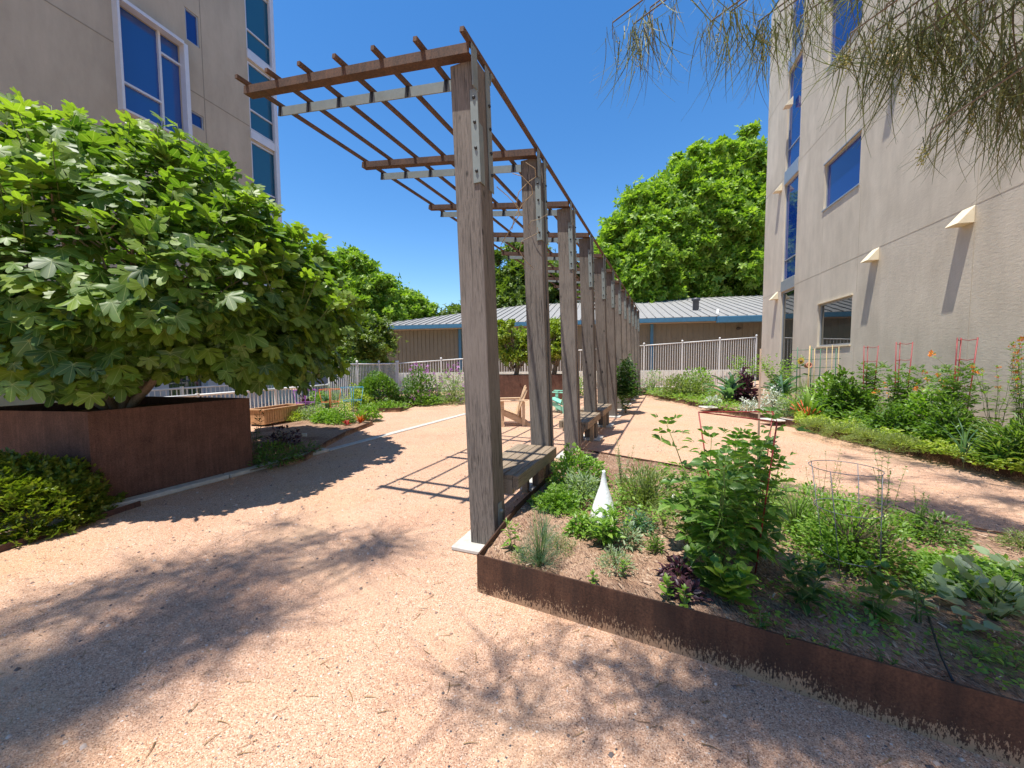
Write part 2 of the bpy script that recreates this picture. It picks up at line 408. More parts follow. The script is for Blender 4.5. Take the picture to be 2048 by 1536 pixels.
def T_frond(n=9, w=.02, l=.35):
    """feathery spray of threads"""
    parts = []; th = (np.array([(-w/2,0,0),(w/2,0,0),(0,1,0)]), [(0,1,2)]); rnd = random.Random(n)
    parts.append((th, Matrix.Identity(4)))
    for i in range(n):
        y = .1+.8*i/n
        for s in (-1, 1): parts.append((th, MM((0, y, 0), -s*rnd.uniform(.4, .9), l*(1-.6*y)*rnd.uniform(.7, 1.2), ry=0, rx=rnd.uniform(-.5, .5))))
    return T_join(parts)
OV = T_ovate(); OVN = T_ovate(.26, .05, .2); OVR = T_ovate(.8, .06, .1); SI = T_simple(); SIN = T_simple(.22); PIN = T_pinnate(); PIN2 = T_pinnate(2, .6, .5); PIND = T_pinnate(2, .52, .5, .75)
BL = T_blade(); BLW = T_blade(.16, .75, 7, .75); FR = T_frond(); FIG = [T_palm(1, (1, .88, .66), .22, .12), T_palm(2, (1, .84, .6), .25, .18), T_palm(3, (1, .92, .72), .20, .08)]
FIGS = [T_palm(5, (1, .7, .4), .27, .2)]
KALE = T_blade(.26, .8, 7, .9)
CLUMP = T_join([(T_simple(.55), MM((0,0,0), a, s, rx=x)) for a, s, x in ((0, 1, .2), (1.2, .8, .5), (2.4, .9, -.2), (3.7, .85, .4), (5.0, .9, .1))])

def leaves_mesh(name, groups):
    """groups: list of (template, pos Nx3, ydir Nx3, up Nx3, scale N) -> one mesh"""
    VV = []; LI = []; LS = []; UV = []; vo = 0
    for T, pos, yd, up, sc in groups:
        tv, tf = T; pos = np.asarray(pos, float).reshape(-1, 3); n = len(pos)
        if n == 0: continue
        yd = np.asarray(yd, float).reshape(-1, 3); up = np.asarray(up, float).reshape(-1, 3); sc = np.asarray(sc, float).reshape(-1, 1, 1)
        yd = yd/np.maximum(1e-6, np.linalg.norm(yd, axis=1, keepdims=True))
        x = np.cross(yd, up); ln = np.linalg.norm(x, axis=1, keepdims=True); bad = ln[:, 0] < 1e-3
        x[bad] = np.cross(yd[bad], np.array([.3, .9, .1])); ln = np.linalg.norm(x, axis=1, keepdims=True); x /= ln
        z = np.cross(x, yd)
        V = pos[:, None, :] + sc*(tv[None, :, 0:1]*x[:, None, :] + tv[None, :, 1:2]*yd[:, None, :] + tv[None, :, 2:3]*z[:, None, :])
        VV.append(V.reshape(-1, 3)); k = len(tv)
        tl = np.concatenate([np.array(f) for f in tf]); ts = np.array([len(f) for f in tf])
        LI.append((np.arange(n)[:, None]*k + tl[None, :]).reshape(-1) + vo); LS.append(np.tile(ts, n))
        UV.append(np.tile(tv[tl][:, :2], (n, 1))); vo += n*k
    V = np.concatenate(VV); LI = np.concatenate(LI); LS = np.concatenate(LS); UV = np.concatenate(UV)
    me = bpy.data.meshes.new(name)
    me.vertices.add(len(V)); me.vertices.foreach_set('co', V.astype(np.float32).reshape(-1))
    me.loops.add(len(LI)); me.loops.foreach_set('vertex_index', LI.astype(np.int32))
    st = np.concatenate([[0], np.cumsum(LS)[:-1]])
    me.polygons.add(len(LS)); me.polygons.foreach_set('loop_start', st.astype(np.int32)); me.polygons.foreach_set('loop_total', LS.astype(np.int32))
    me.polygons.foreach_set('use_smooth', np.ones(len(LS), bool))
    uv = me.uv_layers.new(name='UVMap'); uv.data.foreach_set('uv', UV.astype(np.float32).reshape(-1))
    me.update(calc_edges=True); me.validate()
    return me
def leaves(name, groups, m, parent=None, mw=None): return mesh_obj(name, leaves_mesh(name, groups), m, mw, parent)

# ================================================================== SETTING
g = MB(); g.add([(-260, -200, 0), (260, -200, 0), (260, 420, 0), (-260, 420, 0)], [(0, 1, 2, 3)])
tag(g.build('ground', GRAVEL), kind='structure')

def V2(p): return Vector((p[0], p[1], 0))
def wall_openings(mb, P, D, nrm, t0, t1, z0, z1, ops, depth=.14, mi=0):
    """wall face along D with rectangular openings (ta,tb,za,zb) and their reveals"""
    P = V2(P); D = V2(D); n = V2(nrm)
    ts = sorted({t0, t1, *[o[0] for o in ops], *[o[1] for o in ops]}); zs = sorted({z0, z1, *[o[2] for o in ops], *[o[3] for o in ops]})
    W = lambda t, z, k=0: P + D*t - n*k + Vector((0, 0, z))
    for a, b in zip(ts, ts[1:]):
        for c, d in zip(zs, zs[1:]):
            tm, zm = (a+b)/2, (c+d)/2
            if any(o[0] < tm < o[1] and o[2] < zm < o[3] for o in ops): continue
            mb.add([W(a, c), W(b, c), W(b, d), W(a, d)], [(0, 1, 2, 3)], mi)
    for a, b, c, d in ops:
        k = depth
        mb.add([W(a,c),W(b,c),W(b,d),W(a,d),W(a,c,k),W(b,c,k),W(b,d,k),W(a,d,k)], [(0,4,5,1),(1,5,6,2),(2,6,7,3),(3,7,4,0)], mi)
def planebox(mb, P, D, nrm, ta, tb, za, zb, k0, k1, mi=0):
    """box on a wall plane: k = distance in front of the plane"""
    P = V2(P); D = V2(D); n = V2(nrm); W = lambda t, z, k: P + D*t + n*k + Vector((0, 0, z))
    mb.add([W(ta,za,k0),W(tb,za,k0),W(tb,za,k1),W(ta,za,k1),W(ta,zb,k0),W(tb,zb,k0),W(tb,zb,k1),W(ta,zb,k1)],
           [(0,3,2,1),(4,5,6,7),(0,1,5,4),(1,2,6,5),(2,3,7,6),(3,0,4,7)], mi)
def frame_boxes(mb, P, D, n, ta, tb, za, zb, k0, k1, wd=.05):
    planebox(mb, P, D, n, ta, ta+wd, za, zb, k0, k1); planebox(mb, P, D, n, tb-wd, tb, za, zb, k0, k1)
    planebox(mb, P, D, n, ta+wd, tb-wd, za, za+wd, k0, k1); planebox(mb, P, D, n, ta+wd, tb-wd, zb-wd, zb, k0, k1)

# ---- right building
RP = (13.35, 21.0); _y = R(16.1); RD = (math.sin(_y), math.cos(_y)); RN = (-RD[1], RD[0])
def rp(px, py): return on_plane(px, py, RP, RD)
rb = thing('stucco_building', 'tall grey beige stucco building on the right with blue windows and cream scuppers', 'building', (RP[0], RP[1], 0))
ops = []; wins = []
def win_r(pl, pr_, ptop, pbot, gl, label=None):
    pm = max(60, (ptop+pbot)/2); ta, tb = rp(pl, pm)[0], rp(pr_, pm)[0]; lo, hi = min(ta, tb), max(ta, tb)
    zt = rp(pl, ptop)[1]; zb = rp(pl, pbot)[1]
    ops.append((lo, hi, zb, zt)); wins.append((lo, hi, zb, zt, gl, label))
win_r(1635, 1702, 610, 693, GL_DARK, 'lowest square window mirroring the grey roof')
win_r(1648, 1718, 333, 420, GL_DEEP)
win_r(1658, 1722, 0, 135, GL_DEEP)
wins_n = len(wins)
ta, tb = sorted((rp(1562, 600)[0], rp(1588, 600)[0]))
zf = [rp(1588, y)[1] for y in (735, 566, 336)]
fl = zf[1]-.15; f2 = rp(1592, 336)[1]
strip = [(.25, rp(1575, 580)[1]), (rp(1578, 556)[1], rp(1588, 352)[1]), (rp(1588, 324)[1], rp(1588, 324)[1]+(rp(1588, 352)[1]-rp(1578, 556)[1]))]
strip.append((strip[2][1]+.55, strip[2][1]+4.5))
for a, b in strip: ops.append((ta, tb, a, b))
m_ = MB(); wall_openings(m_, RP, RD, RN, -26, 0, -.1, 19, ops, .13)
# the rest of the block: end wall and roof
P0 = V2(RP); Dv = V2(RD); Nv = V2(RN)
A_ = P0; B_ = P0 - Nv*14
m_.add([A_ + Vector((0,0,-.1)), B_ + Vector((0,0,-.1)), B_ + Vector((0,0,19)), A_ + Vector((0,0,19))], [(0,1,2,3)])
A2 = P0 - Dv*26; m_.add([A_+Vector((0,0,19)), B_+Vector((0,0,19)), A2-Nv*14+Vector((0,0,19)), A2+Vector((0,0,19))], [(0,1,2,3)])
m_.add([A2+Vector((0,0,-.1)), A2+Vector((0,0,19)), A2-Nv*14+Vector((0,0,19)), A2-Nv*14+Vector((0,0,-.1))], [(0,1,2,3)])
m_.build('wall', STUC_R, rb)
for i, (a, b, c, d, gl, lab) in enumerate(wins):
    f = MB(); frame_boxes(f, RP, RD, RN, a+.003, b-.003, c+.003, d-.003, -.13, -.075, .05)
    fo = f.build('window', FRAME, rb)
    if lab: fo['label'] = lab
    p = MB(); planebox(p, RP, RD, RN, a+.05, b-.05, c+.05, d-.05, -.12, -.10); p.build('pane', gl, fo)
    s = MB(); planebox(s, RP, RD, RN, a-.03, b+.03, c-.05, c-.002, 0.001, .035); s.build('sill', CREAM if i == 0 else FRAME, fo); s = MB(); planebox(s, RP, RD, RN, a-.03, b+.03, d+.002, d+.04, 0.001, .04)
    s.build('lintel', CREAM if i == 0 else FRAME, fo)
for i, (a, b) in enumerate(strip):
    f = MB(); frame_boxes(f, RP, RD, RN, ta+.003, tb-.003, a+.003, b-.003, -.13, -.07, .06)
    if i: planebox(f, RP, RD, RN, ta+.06, tb-.06, a+.9, a+.95, -.13, -.07)
    fo = f.build('tall_window', FRAME, rb)
    p = MB(); planebox(p, RP, RD, RN, ta+.06, tb-.06, a+.06, b-.06, -.12, -.10); p.build('pane', GL_DEEP if i else GL_DARK, fo)
    if i:
        s = MB(); planebox(s, RP, RD, RN, ta, tb, strip[i-1][1]+.02, a-.02, .002, .03); s.build('spandrel', FRAME, rb)
# control joints
zj = [rp(1750, 497.6)[1]]; zj2 = rp(1597, 324)[1]
j = MB()
for z in (zj[0], zj2, zj2*2-zj[0]-1.2):
    for (u, v) in ((-26, ta-.002), (tb+.002, 0)):
        planebox(j, RP, RD, RN, u, v, z-.010, z+.010, .001, .0035)
for px in (1640, 1712, 1941):
    tt = rp(px, 600)[0]
    for (z0_, z1_) in ((-.05, wins[0][2]-.06), (wins[0][3]+.05, zj[0]-.013), (zj[0]+.013, wins[1][2]-.06)) if px != 1941 else ((-.05, zj[0]-.013), (zj[0]+.013, 19)):
        planebox(j, RP, RD, RN, tt-.006, tt+.006, z0_, z1_, .001, .0035)
j.build('control_joint', plain('joint_bead', (.50, .43, .32), .8), rb)
def scupper(tc, zc):
    s = MB(); wd, ht, dp = .17, .36, .30
    P = V2(RP); W = lambda t, z, k: P + Dv*t + Nv*k + Vector((0, 0, z))
    vs = [W(tc-wd, zc, .002), W(tc+wd, zc, .002), W(tc-wd, zc-ht, .002), W(tc+wd, zc-ht, .002), W(tc-wd, zc-ht, dp), W(tc+wd, zc-ht, dp)]
    s.add(vs, [(0, 1, 5, 4), (0, 4, 2), (1, 3, 5), (2, 4, 5, 3), (0, 2, 3, 1)])
    s.build('scupper', CREAM, rb, bevel=.006)
for px, py in ((1938, 415), (1752, 497), (1562, 368), (1554, 584)):
    t_, z_ = rp(px, py); scupper(t_, z_)
for px in (1775, 1752+190, 1570): scupper(rp(px, 600)[0], zj2+.0 if px != 1570 else zj2+3.2)

# ---- left building
LP = (-9.5, 16.4); _y = R(16.6); LD = (math.sin(_y), math.cos(_y)); LN = (LD[1], -LD[0])
def lp(px, py): return on_plane(px, py, LP, LD)
lb = thing('apartment_block', 'tall beige apartment block on the left behind the fig tree with projecting blue windows', 'building', (LP[0], LP[1], 0))
lops = []; T = lambda px, py=740: lp(px, py)[0]
A = (T(237, 150), T(361, 150), lp(242, 219)[1], lp(346, 84)[1])
lops.append(A)
B1 = (T(381, 235), T(407, 235), lp(381, 247)[1], lp(381, 219)[1]); B2 = (B1[0], B1[1], lp(395, 94)[1], lp(395, 94)[1]+1.0); lops += [B1, B2]
h1, h0 = lp(496, 101)[1], lp(496, 257)[1]; FH = h1-h0; ST = (T(498, 200), T(549, 240))
for k in (-4, -3, -2, -1, 0, 1):
    za = h0+.05+FH*k; zb = za+FH-.42
    if zb > .9: lops.append((ST[0], ST[1], max(za, .9), zb))
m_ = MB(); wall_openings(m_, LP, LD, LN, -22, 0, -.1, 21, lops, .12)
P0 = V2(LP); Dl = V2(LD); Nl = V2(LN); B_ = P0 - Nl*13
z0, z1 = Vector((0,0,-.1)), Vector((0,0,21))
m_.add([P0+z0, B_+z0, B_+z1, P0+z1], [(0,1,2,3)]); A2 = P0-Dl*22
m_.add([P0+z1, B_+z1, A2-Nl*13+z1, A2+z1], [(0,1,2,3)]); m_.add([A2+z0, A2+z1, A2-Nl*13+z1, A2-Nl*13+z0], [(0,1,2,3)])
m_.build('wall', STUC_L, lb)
# big projecting window
f = MB(); a, b, c, d = A
planebox(f, LP, LD, LN, a-.06, a, c-.06, d+.06, .002, .22); planebox(f, LP, LD, LN, b, b+.12, c-.06, d+.06, .002, .22)
planebox(f, LP, LD, LN, a, b, d, d+.10, .002, .24); planebox(f, LP, LD, LN, a, b, c-.06, c, .002, .20)
tv = T(322, 165); planebox(f, LP, LD, LN, tv-.03, tv+.03, c+.001, d-.001, -.08, .03)
zh = lp(239, 159)[1]; planebox(f, LP, LD, LN, a+.001, tv-.031, zh-.03, zh+.03, -.08, .02)
zq = lp(329, 110)[1]; planebox(f, LP, LD, LN, tv+.031, b-.001, zq-.03, zq+.03, -.08, .02)
fo = f.build('window', FRAME_W, lb); fo['label'] = 'large projecting window with pale frame'
p = MB(); planebox(p, LP, LD, LN, a+.001, b-.001, c+.001, d-.001, -.10, -.06); p.build('pane', GL_LEFT, fo)
for (a, b, c, d) in (B1, B2):
    f = MB(); frame_boxes(f, LP, LD, LN, a+.003, b-.003, c+.003, d-.003, -.11, -.03, .04); fo = f.build('window', FRAME, lb)
    p = MB(); planebox(p, LP, LD, LN, a+.04, b-.04, c+.04, d-.04, -.10, -.07); p.build('pane', GL_DEEP, fo)
for (a, b, c, d) in lops[3:]:
    f = MB(); frame_boxes(f, LP, LD, LN, a+.003, b-.003, c+.003, d-.003, -.11, -.02, .05)
    zz = c+(d-c)*.30; planebox(f, LP, LD, LN, a+.05, b-.05, zz-.025, zz+.025, -.11, -.02)
    fo = f.build('corner_window', FRAME_W, lb)
    p = MB(); planebox(p, LP, LD, LN, a+.05, b-.05, c+.05, d-.05, -.10, -.07); p.build('pane', GL_TEAL, fo)
f = MB(); planebox(f, LP, LD, LN, -.10, .06, 3.4, 20.9, .003, .09); f.build('corner_trim', FRAME_W, lb)
for k in (-3, -2, -1, 0, 1, 2):
    f = MB(); planebox(f, LP, LD, LN, ST[0]-.02, -.102, h0-.30+FH*k, h0+.0+FH*k, .003, .06); f.build('spandrel', FRAME_W, lb)
j = MB()
for zz in (lp(376, 176.7)[1], lp(376, 176.7)[1]-FH, lp(376, 176.7)[1]-2*FH): planebox(j, LP, LD, LN, A[1]+.13, ST[0]-.03, zz-.012, zz+.012, .001, .010); planebox(j, LP, LD, LN, -21.9, A[0]-.08, zz-.012, zz+.012, .001, .010)
tj = T(414, 300); planebox(j, LP, LD, LN, tj-.01, tj+.01, 3.3, 20.9, .001, .007)
j.build('control_joint', plain('joint_line', (.26, .24, .2), .8), lb)
# ground floor: limestone base, white plaster wing, pale green panel
LIME = stucco('limestone_base', (.50, .40, .22), (.62, .52, .32), 4)
s = MB(); planebox(s, LP, LD, LN, -21, T(188), 0, 2.6, .003, .12); s.build('stone_base', LIME, lb)
s = MB(); planebox(s, LP, LD, LN, T(196), T(322), 0, 3.1, .003, .30); planebox(s, LP, LD, LN, T(402), T(524), 0, 3.1, .003, .30); planebox(s, LP, LD, LN, T(322)+.001, T(402)-.001, 2.5, 3.1, .003, .29)
s.build('plaster_wing', STUC_W, lb)
s = MB(); frame_boxes(s, LP, LD, LN, T(322)+.004, T(402)-.004, .2, 2.49, .05, .12, .07); fo = s.build('window', FRAME_W, lb)
p = MB(); planebox(p, LP, LD, LN, T(322)+.07, T(402)-.07, .27, 2.42, .07, .09); p.build('pane', GL_DARK, fo)
s = MB(); planebox(s, LP, LD, LN, T(526), -.02, .0, 1.5, .003, .2); s.build('green_panel', plain('pale_green_panel', (.42, .60, .50), .6), lb)
for k in range(3):
    pass

# ---- ribbed metal building at the back
MR = Vector((17.8, 28, 0)); ML = Vector((-13.3, 34.9, 0)); MD = (ML-MR).normalized(); MN = Vector((MD.y, -MD.x, 0))
if MN.y > 0: MN = -MN
MD2 = (MD.x, MD.y); MLn = (ML-MR).length
mb_ = thing('metal_building', 'long low ribbed metal building behind the fence with grey seamed roof and blue trim', 'building', tuple(MR))
EZ = 4.36
s = MB(); x0 = -16
SET = 1.1
WP = MR - MN*SET
planebox(s, WP, MD2, (MN.x, MN.y), x0, MLn-.4, 0, EZ+.3, -.2, 0)
t_ = x0+.1
while t_ < MLn-.5:
    planebox(s, WP, MD2, (MN.x, MN.y), t_, t_+.07, 0.001, EZ+.28, .001, .045); t_ += .38
s.build('wall', SIDING, mb_)
s = MB(); planebox(s, MR, MD2, (MN.x, MN.y), 3.0, MLn, EZ, EZ+.34, -.12, 0); planebox(s, MR, MD2, (MN.x, MN.y), x0, 2.98, EZ-.14, EZ+.30, -.1, .35)
s.build('gutter', BLUE, mb_, bevel=.03)
s = MB(); planebox(s, MR, MD2, (MN.x, MN.y), x0, MLn-.1, EZ-.01, EZ+.0, -SET+.01, -.13); s.build('soffit', plain('soffit', (.3, .26, .2), .7), mb_)
ROOF = corten('grey_metal_roof', (.24, .235, .22), (.36, .35, .335))
RZ, RB = 7.9, 12.8
def roofpt(t, k):   # k from eave 0 to ridge 1
    return MR + MD*t - MN*(RB*k) + Vector((0, 0, EZ+.35+(RZ-EZ-.35)*k))
hipt = MLn-13.0
s = MB()
s.add([roofpt(x0, 0), roofpt(MLn, 0), roofpt(hipt, 1), roofpt(x0, 1)], [(0, 3, 2, 1)])
s.add([roofpt(MLn, 0), MR+MD*MLn-MN*(RB*2)+Vector((0,0,EZ+.35)), roofpt(hipt, 1)], [(0, 2, 1)])
s.add([roofpt(x0, 1), roofpt(hipt, 1), MR+MD*MLn-MN*(RB*2)+Vector((0,0,EZ+.35)), MR+MD*x0-MN*(RB*2)+Vector((0,0,EZ+.35))], [(0, 3, 2, 1)])
t_ = x0+.2
up = (roofpt(0, 1)-roofpt(0, 0)).cross(MD).normalized(); up = up if up.z > 0 else -up
while t_ < MLn-.1:
    kk = 1 if t_ < hipt else (MLn-t_)/(MLn-hipt)
    a = roofpt(t_, 0)+up*.002; b = roofpt(t_, kk)+up*.002; h = up*.07; wdt = MD*.05
    s.add([a, a+wdt, b+wdt, b, a+h, a+wdt+h, b+wdt+h, b+h], [(0,3,2,1),(4,5,6,7),(0,1,5,4),(1,2,6,5),(2,3,7,6),(3,0,4,7)]); t_ += .62
s.build('roof', ROOF, mb_)
s = MB(); planebox(s, WP, MD2, (MN.x, MN.y), 7.2, 7.42, 0, EZ-.02, .047, .22); s.build('downspout', BLUE, mb_); s = MB(); planebox(s, WP, MD2, (MN.x, MN.y), 22.9, 23.12, 0, EZ-.02, .047, .22)
s.build('downspout', BLUE, mb_)
s = MB(); q = roofpt(3.6, .28); s.lathe([(.24, -.3), (.24, .75), (.33, .75), (.33, .95), (0, .97)], q, 14); s.build('roof_vent', plain('vent_grey', (.10, .10, .11), .5, .3), mb_)
s = MB(); q = roofpt(2.5, .12); s.lathe([(.10, -.1), (.07, .3), (0, .31)], q, 10); s.build('small_vent', PLAST, mb_)
s = MB(); q = WP + MD*1.2 + MN*.1 + Vector((0, 0, EZ-.5)); s.ball(q, .17, .6); s.build('wall_light', DARKM, mb_)

# ---- fences
def fence(name, label, pts, group=None, spacing=.135, bot=.10, m=WHITE, pw=.06, cap=True, br=.011, topr=.03):
    """pts: [(x, y, ztop), ...] posts at each point; panels between"""
    f = thing(name, label, 'fence', (pts[0][0], pts[0][1], 0), group)
    for i, p in enumerate(pts):
        s = MB(); s.box(p[0]-pw/2, p[0]+pw/2, p[1]-pw/2, p[1]+pw/2, 0, p[2]+.05)
        if cap: s.ball((p[0], p[1], p[2]+.10), .055, 1, 8, 6)
        s.build('fence_post', m, f)
    for a, b in zip(pts, pts[1:]):
        A3, B3 = Vector(a), Vector(b); d = B3-A3; ln = Vector((d.x, d.y, 0)).length; n = max(2, int(ln/spacing))
        s = MB(); s.tube([A3, B3], topr, 6); s.tube([Vector((a[0], a[1], bot)), Vector((b[0], b[1], bot))], topr*.7, 6)
        for k in range(1, n):
            q = A3 + d*(k/n); s.box(q.x-br, q.x+br, q.y-br, q.y+br, bot, q.z)
        s.build('fence_panel', m, f)
    return f
F0, F1, F2 = (-6.5, 13.9, 1.50), (-5.9, 20.0, 1.48), (13.7, 22.0, 2.80)
L3 = lambda a, b, k: tuple(a[i]+(b[i]-a[i])*k for i in range(3))
fence('metal_fence', 'white bar fence with ball caps running back along the left garden bed', [L3(F0, F1, k/3) for k in range(4)])
fence('metal_fence', 'long white bar fence rising to the right in front of the ribbed metal building', [L3(F1, F2, .004+k/9*.996) for k in range(10)])
fence('hand_railing', 'low white hand railing in the sun behind the cedar planter box', [(-8.5, 7.6, .80), (-7.83, 9.7, .79), (-7.16, 11.8, .785), (-6.52, 13.82, .78)], 'low white railings', spacing=.115, cap=False, br=.010, topr=.032)
fence('hand_railing', 'second low railing farther back, shaded, in front of the white plaster wall', [(-9.35, 8.6, .92), (-8.8, 10.4, .92), (-8.25, 12.2, .92), (-7.7, 14.2, .92)], 'low white railings', spacing=.12, cap=False, br=.009, topr=.026)
s = MB()
for k in range(22): s.box(-8.1+k*.075, -8.1+k*.075+.06, 15.3, 15.34, 0, 1.45)
s.box(-8.15, -6.35, 15.345, 15.4, .2, .3); s.box(-8.15, -6.35, 15.345, 15.4, 1.2, 1.3)
tag(s.build('slatted_screen', plain('grey_screen', (.30, .30, .32), .6)), 'grey slatted screen behind the end of the low white railing', 'screen')

s = MB(); dd_ = (Vector(F2)-Vector(F1)); dd_.z = 0; nn_ = Vector((-dd_.y, dd_.x, 0)).normalized()*.35  # added pale strip, its colour stands in for sun on the lower siding
aa_, bb_ = Vector((F1[0], F1[1], 0))+nn_, Vector((F2[0], F2[1], 0))+nn_; q3 = nn_.normalized()*.2
s.prism([(aa_.x, aa_.y), (bb_.x, bb_.y), (bb_.x+q3.x, bb_.y+q3.y), (aa_.x+q3.x, aa_.y+q3.y)], 0, .99)
k_ = 0.0
while k_ < .995:
    c_ = aa_+(bb_-aa_)*k_; s.box(c_.x-.02, c_.x+.02, c_.y-.03, c_.y+.01, .0, .97); k_ += .012
tag(s.build('sunlit_strip', plain('painted_sunlit_siding', (.72, .70, .62), .7)), 'pale ribbed strip standing in for sunlit metal siding, just behind the long white bar fence', 'wall')

# ================================================================== PERGOLA
PA = .3818; PO = Vector((-.1481, 3.1974, 0)); SP = 1.634; PWD = .231
PF = Matrix.Translation(PO) @ Matrix(((math.sin(PA), -math.cos(PA), 0), (math.cos(PA), math.sin(PA), 0), (0, 0, 1))).to_4x4()
LEAN = math.atan(.0339); PH = .1284; HT = 4.05
pg = thing('pergola', 'long cantilevered pergola of weathered timber posts carrying rusty steel beams and slats', 'pergola', tuple(PO))
profs = {}
for i in range(12):
    x = i*SP
    Mx = PF @ Matrix.Translation((x, 0, 0)) @ Matrix.Rotation(-LEAN, 4, 'X')
    s = MB(); w_ = PWD; c = .006
    prof = [(c, 0), (w_-c, 0), (w_, c), (w_, w_-c), (w_-c, w_), (c, w_), (0, w_-c), (0, c)]
    if i: prof = [(c, 0), (.085, 0), (.085, .09), (.145, .09), (.145, 0), (w_-c, 0), (w_, c), (w_, w_-c), (w_-c, w_), (c, w_), (0, w_-c), (0, c)]
    s.prism(prof, .03, 4.0); s.build('post', WOOD_Z, pg, Mx)
    s = MB()
    s.box(-.080, .012, -.012, -.002, 3.74, 4.06); s.box(-.014, -.002, -.012, .055, 3.03, 3.76); s.box(.165, .245, -.012, -.002, 3.03, 4.05); s.box(-.002, .07, -.012, -.003, 3.03, 3.5)
    pl = s.build('steel_plate', GALV, pg, Mx, bevel=.002)
    s = MB()
    for zz in (3.12, 3.3, 3.5, 3.69): s.ball((-.018, .02, zz), .014, 1, 6, 4); s.ball((.205, -.016, zz+.05), .014, 1, 6, 4)
    s.build('bolt', DARKM, pl, Mx)
    if i:
        s = MB(); s.tube([(.128, .03, .5), (.128, .03, 3.9)], .010, 6); s.build('conduit', GALV, pg, Mx)
    s = MB(); s.box(-.12, .33, -.10, .36, 0, .04); s.build('footing', CONC, pg, PF @ Matrix.Translation((x, 0, 0)), bevel=.01)
    Bx = PF @ Matrix.Translation((x, .0339*HT, HT)) @ Matrix.Rotation(PH, 4, 'X')
    s = MB(); s.box(-.095, -.085, 0, 2.572, -.075, 0); s.box(-.0849, -.002, 0, 2.572, -.075, -.066); s.box(-.0849, -.050, 0, 2.572, -.010, 0)
    s.build('beam', RUST, pg, Bx)
    s = MB(); s.box(.27, .282, -.02, 2.54, -.092, -.002); s.box(.2821, .32, -.02, 2.54, -.012, -.002)
    bo = s.build('back_bar', GALV, pg, Bx)
    for k in range(7):
        y = 2.53-.42*k
        if y > 0: s = MB(); s.box(.262, .2695, y-.018, y+.018, -.094, -.001); s.build('bracket', DARKM, bo, Bx)
for k in range(7):
    y = 2.53-.42*k
    s = MB(); hw = .0175; x0_, x1_ = -.20, 11*SP+.40
    Bx = PF @ Matrix.Translation((0, .0339*HT, HT)) @ Matrix.Rotation(PH, 4, 'X')
    s.box(x0_, x1_, y-hw, y+hw, .001, .036)
    s.build('slat', SLAT, pg, Bx)
s = MB(); s.box(.075, .15, -.010, -.002, .17, .38); s.tube([(.11, -.002, .31), (.11, -.035, .31)], .016, 8); s.build('anchor_plate', GALV, pg, PF @ Matrix.Rotation(-LEAN, 4, 'X'), bevel=.003)

# benches between the posts
def bench(i, x0, x1, label):
    b = thing('bench', label, 'bench', tuple(PF @ Vector((i*SP+x0, .2, 0))), 'timber benches between the pergola posts')
    X0, X1 = i*SP+x0, i*SP+x1; top = .56; n = 4; y0, y1 = -.03, .36; bw = (y1-y0)/n
    for k in range(n):
        s = MB(); s.box(X0, X1, y0+bw*k+.004, y0+bw*(k+1)-.004, top-.04, top); s.build('seat_board', WOOD_X, b, PF, bevel=.004)
    s = MB(); s.box(X0-.01, X1, y0-.055, y0-.001, top-.125, top-.001); s.build('front_rail', WOOD_X, b, PF, bevel=.004)
    s = MB(); s.box(X0-.01, X1, y1+.001, y1+.055, top-.125, top-.001); s.build('back_rail', WOOD_X, b, PF, bevel=.004)
    for xx in (X0, X1-.06):
        s = MB(); s.box(xx, xx+.06, y0+.006, y1-.006, top-.18, top-.042); s.build('cross_beam', WOOD_X, b, PF, bevel=.003)
    for yy in (y0+.06, y1-.12):
        s = MB(); s.box(X1-.14, X1-.065, yy, yy+.07, 0, top-.044); s.build('leg', WOOD_X, b, PF)
for i, lab in ((0, 'timber bench between the first and second pergola posts, nearest the camera'), (2, 'timber bench between the third and fourth pergola posts'),
               (3, 'timber bench between the fourth and fifth pergola posts'), (7, 'timber bench just beyond the vine on the pergola'),
               (8, 'second timber bench beyond the vine on the pergola'), (9, 'farthest timber bench at the far end of the pergola')):
    bench(i, PWD+.10, SP-.02, lab)

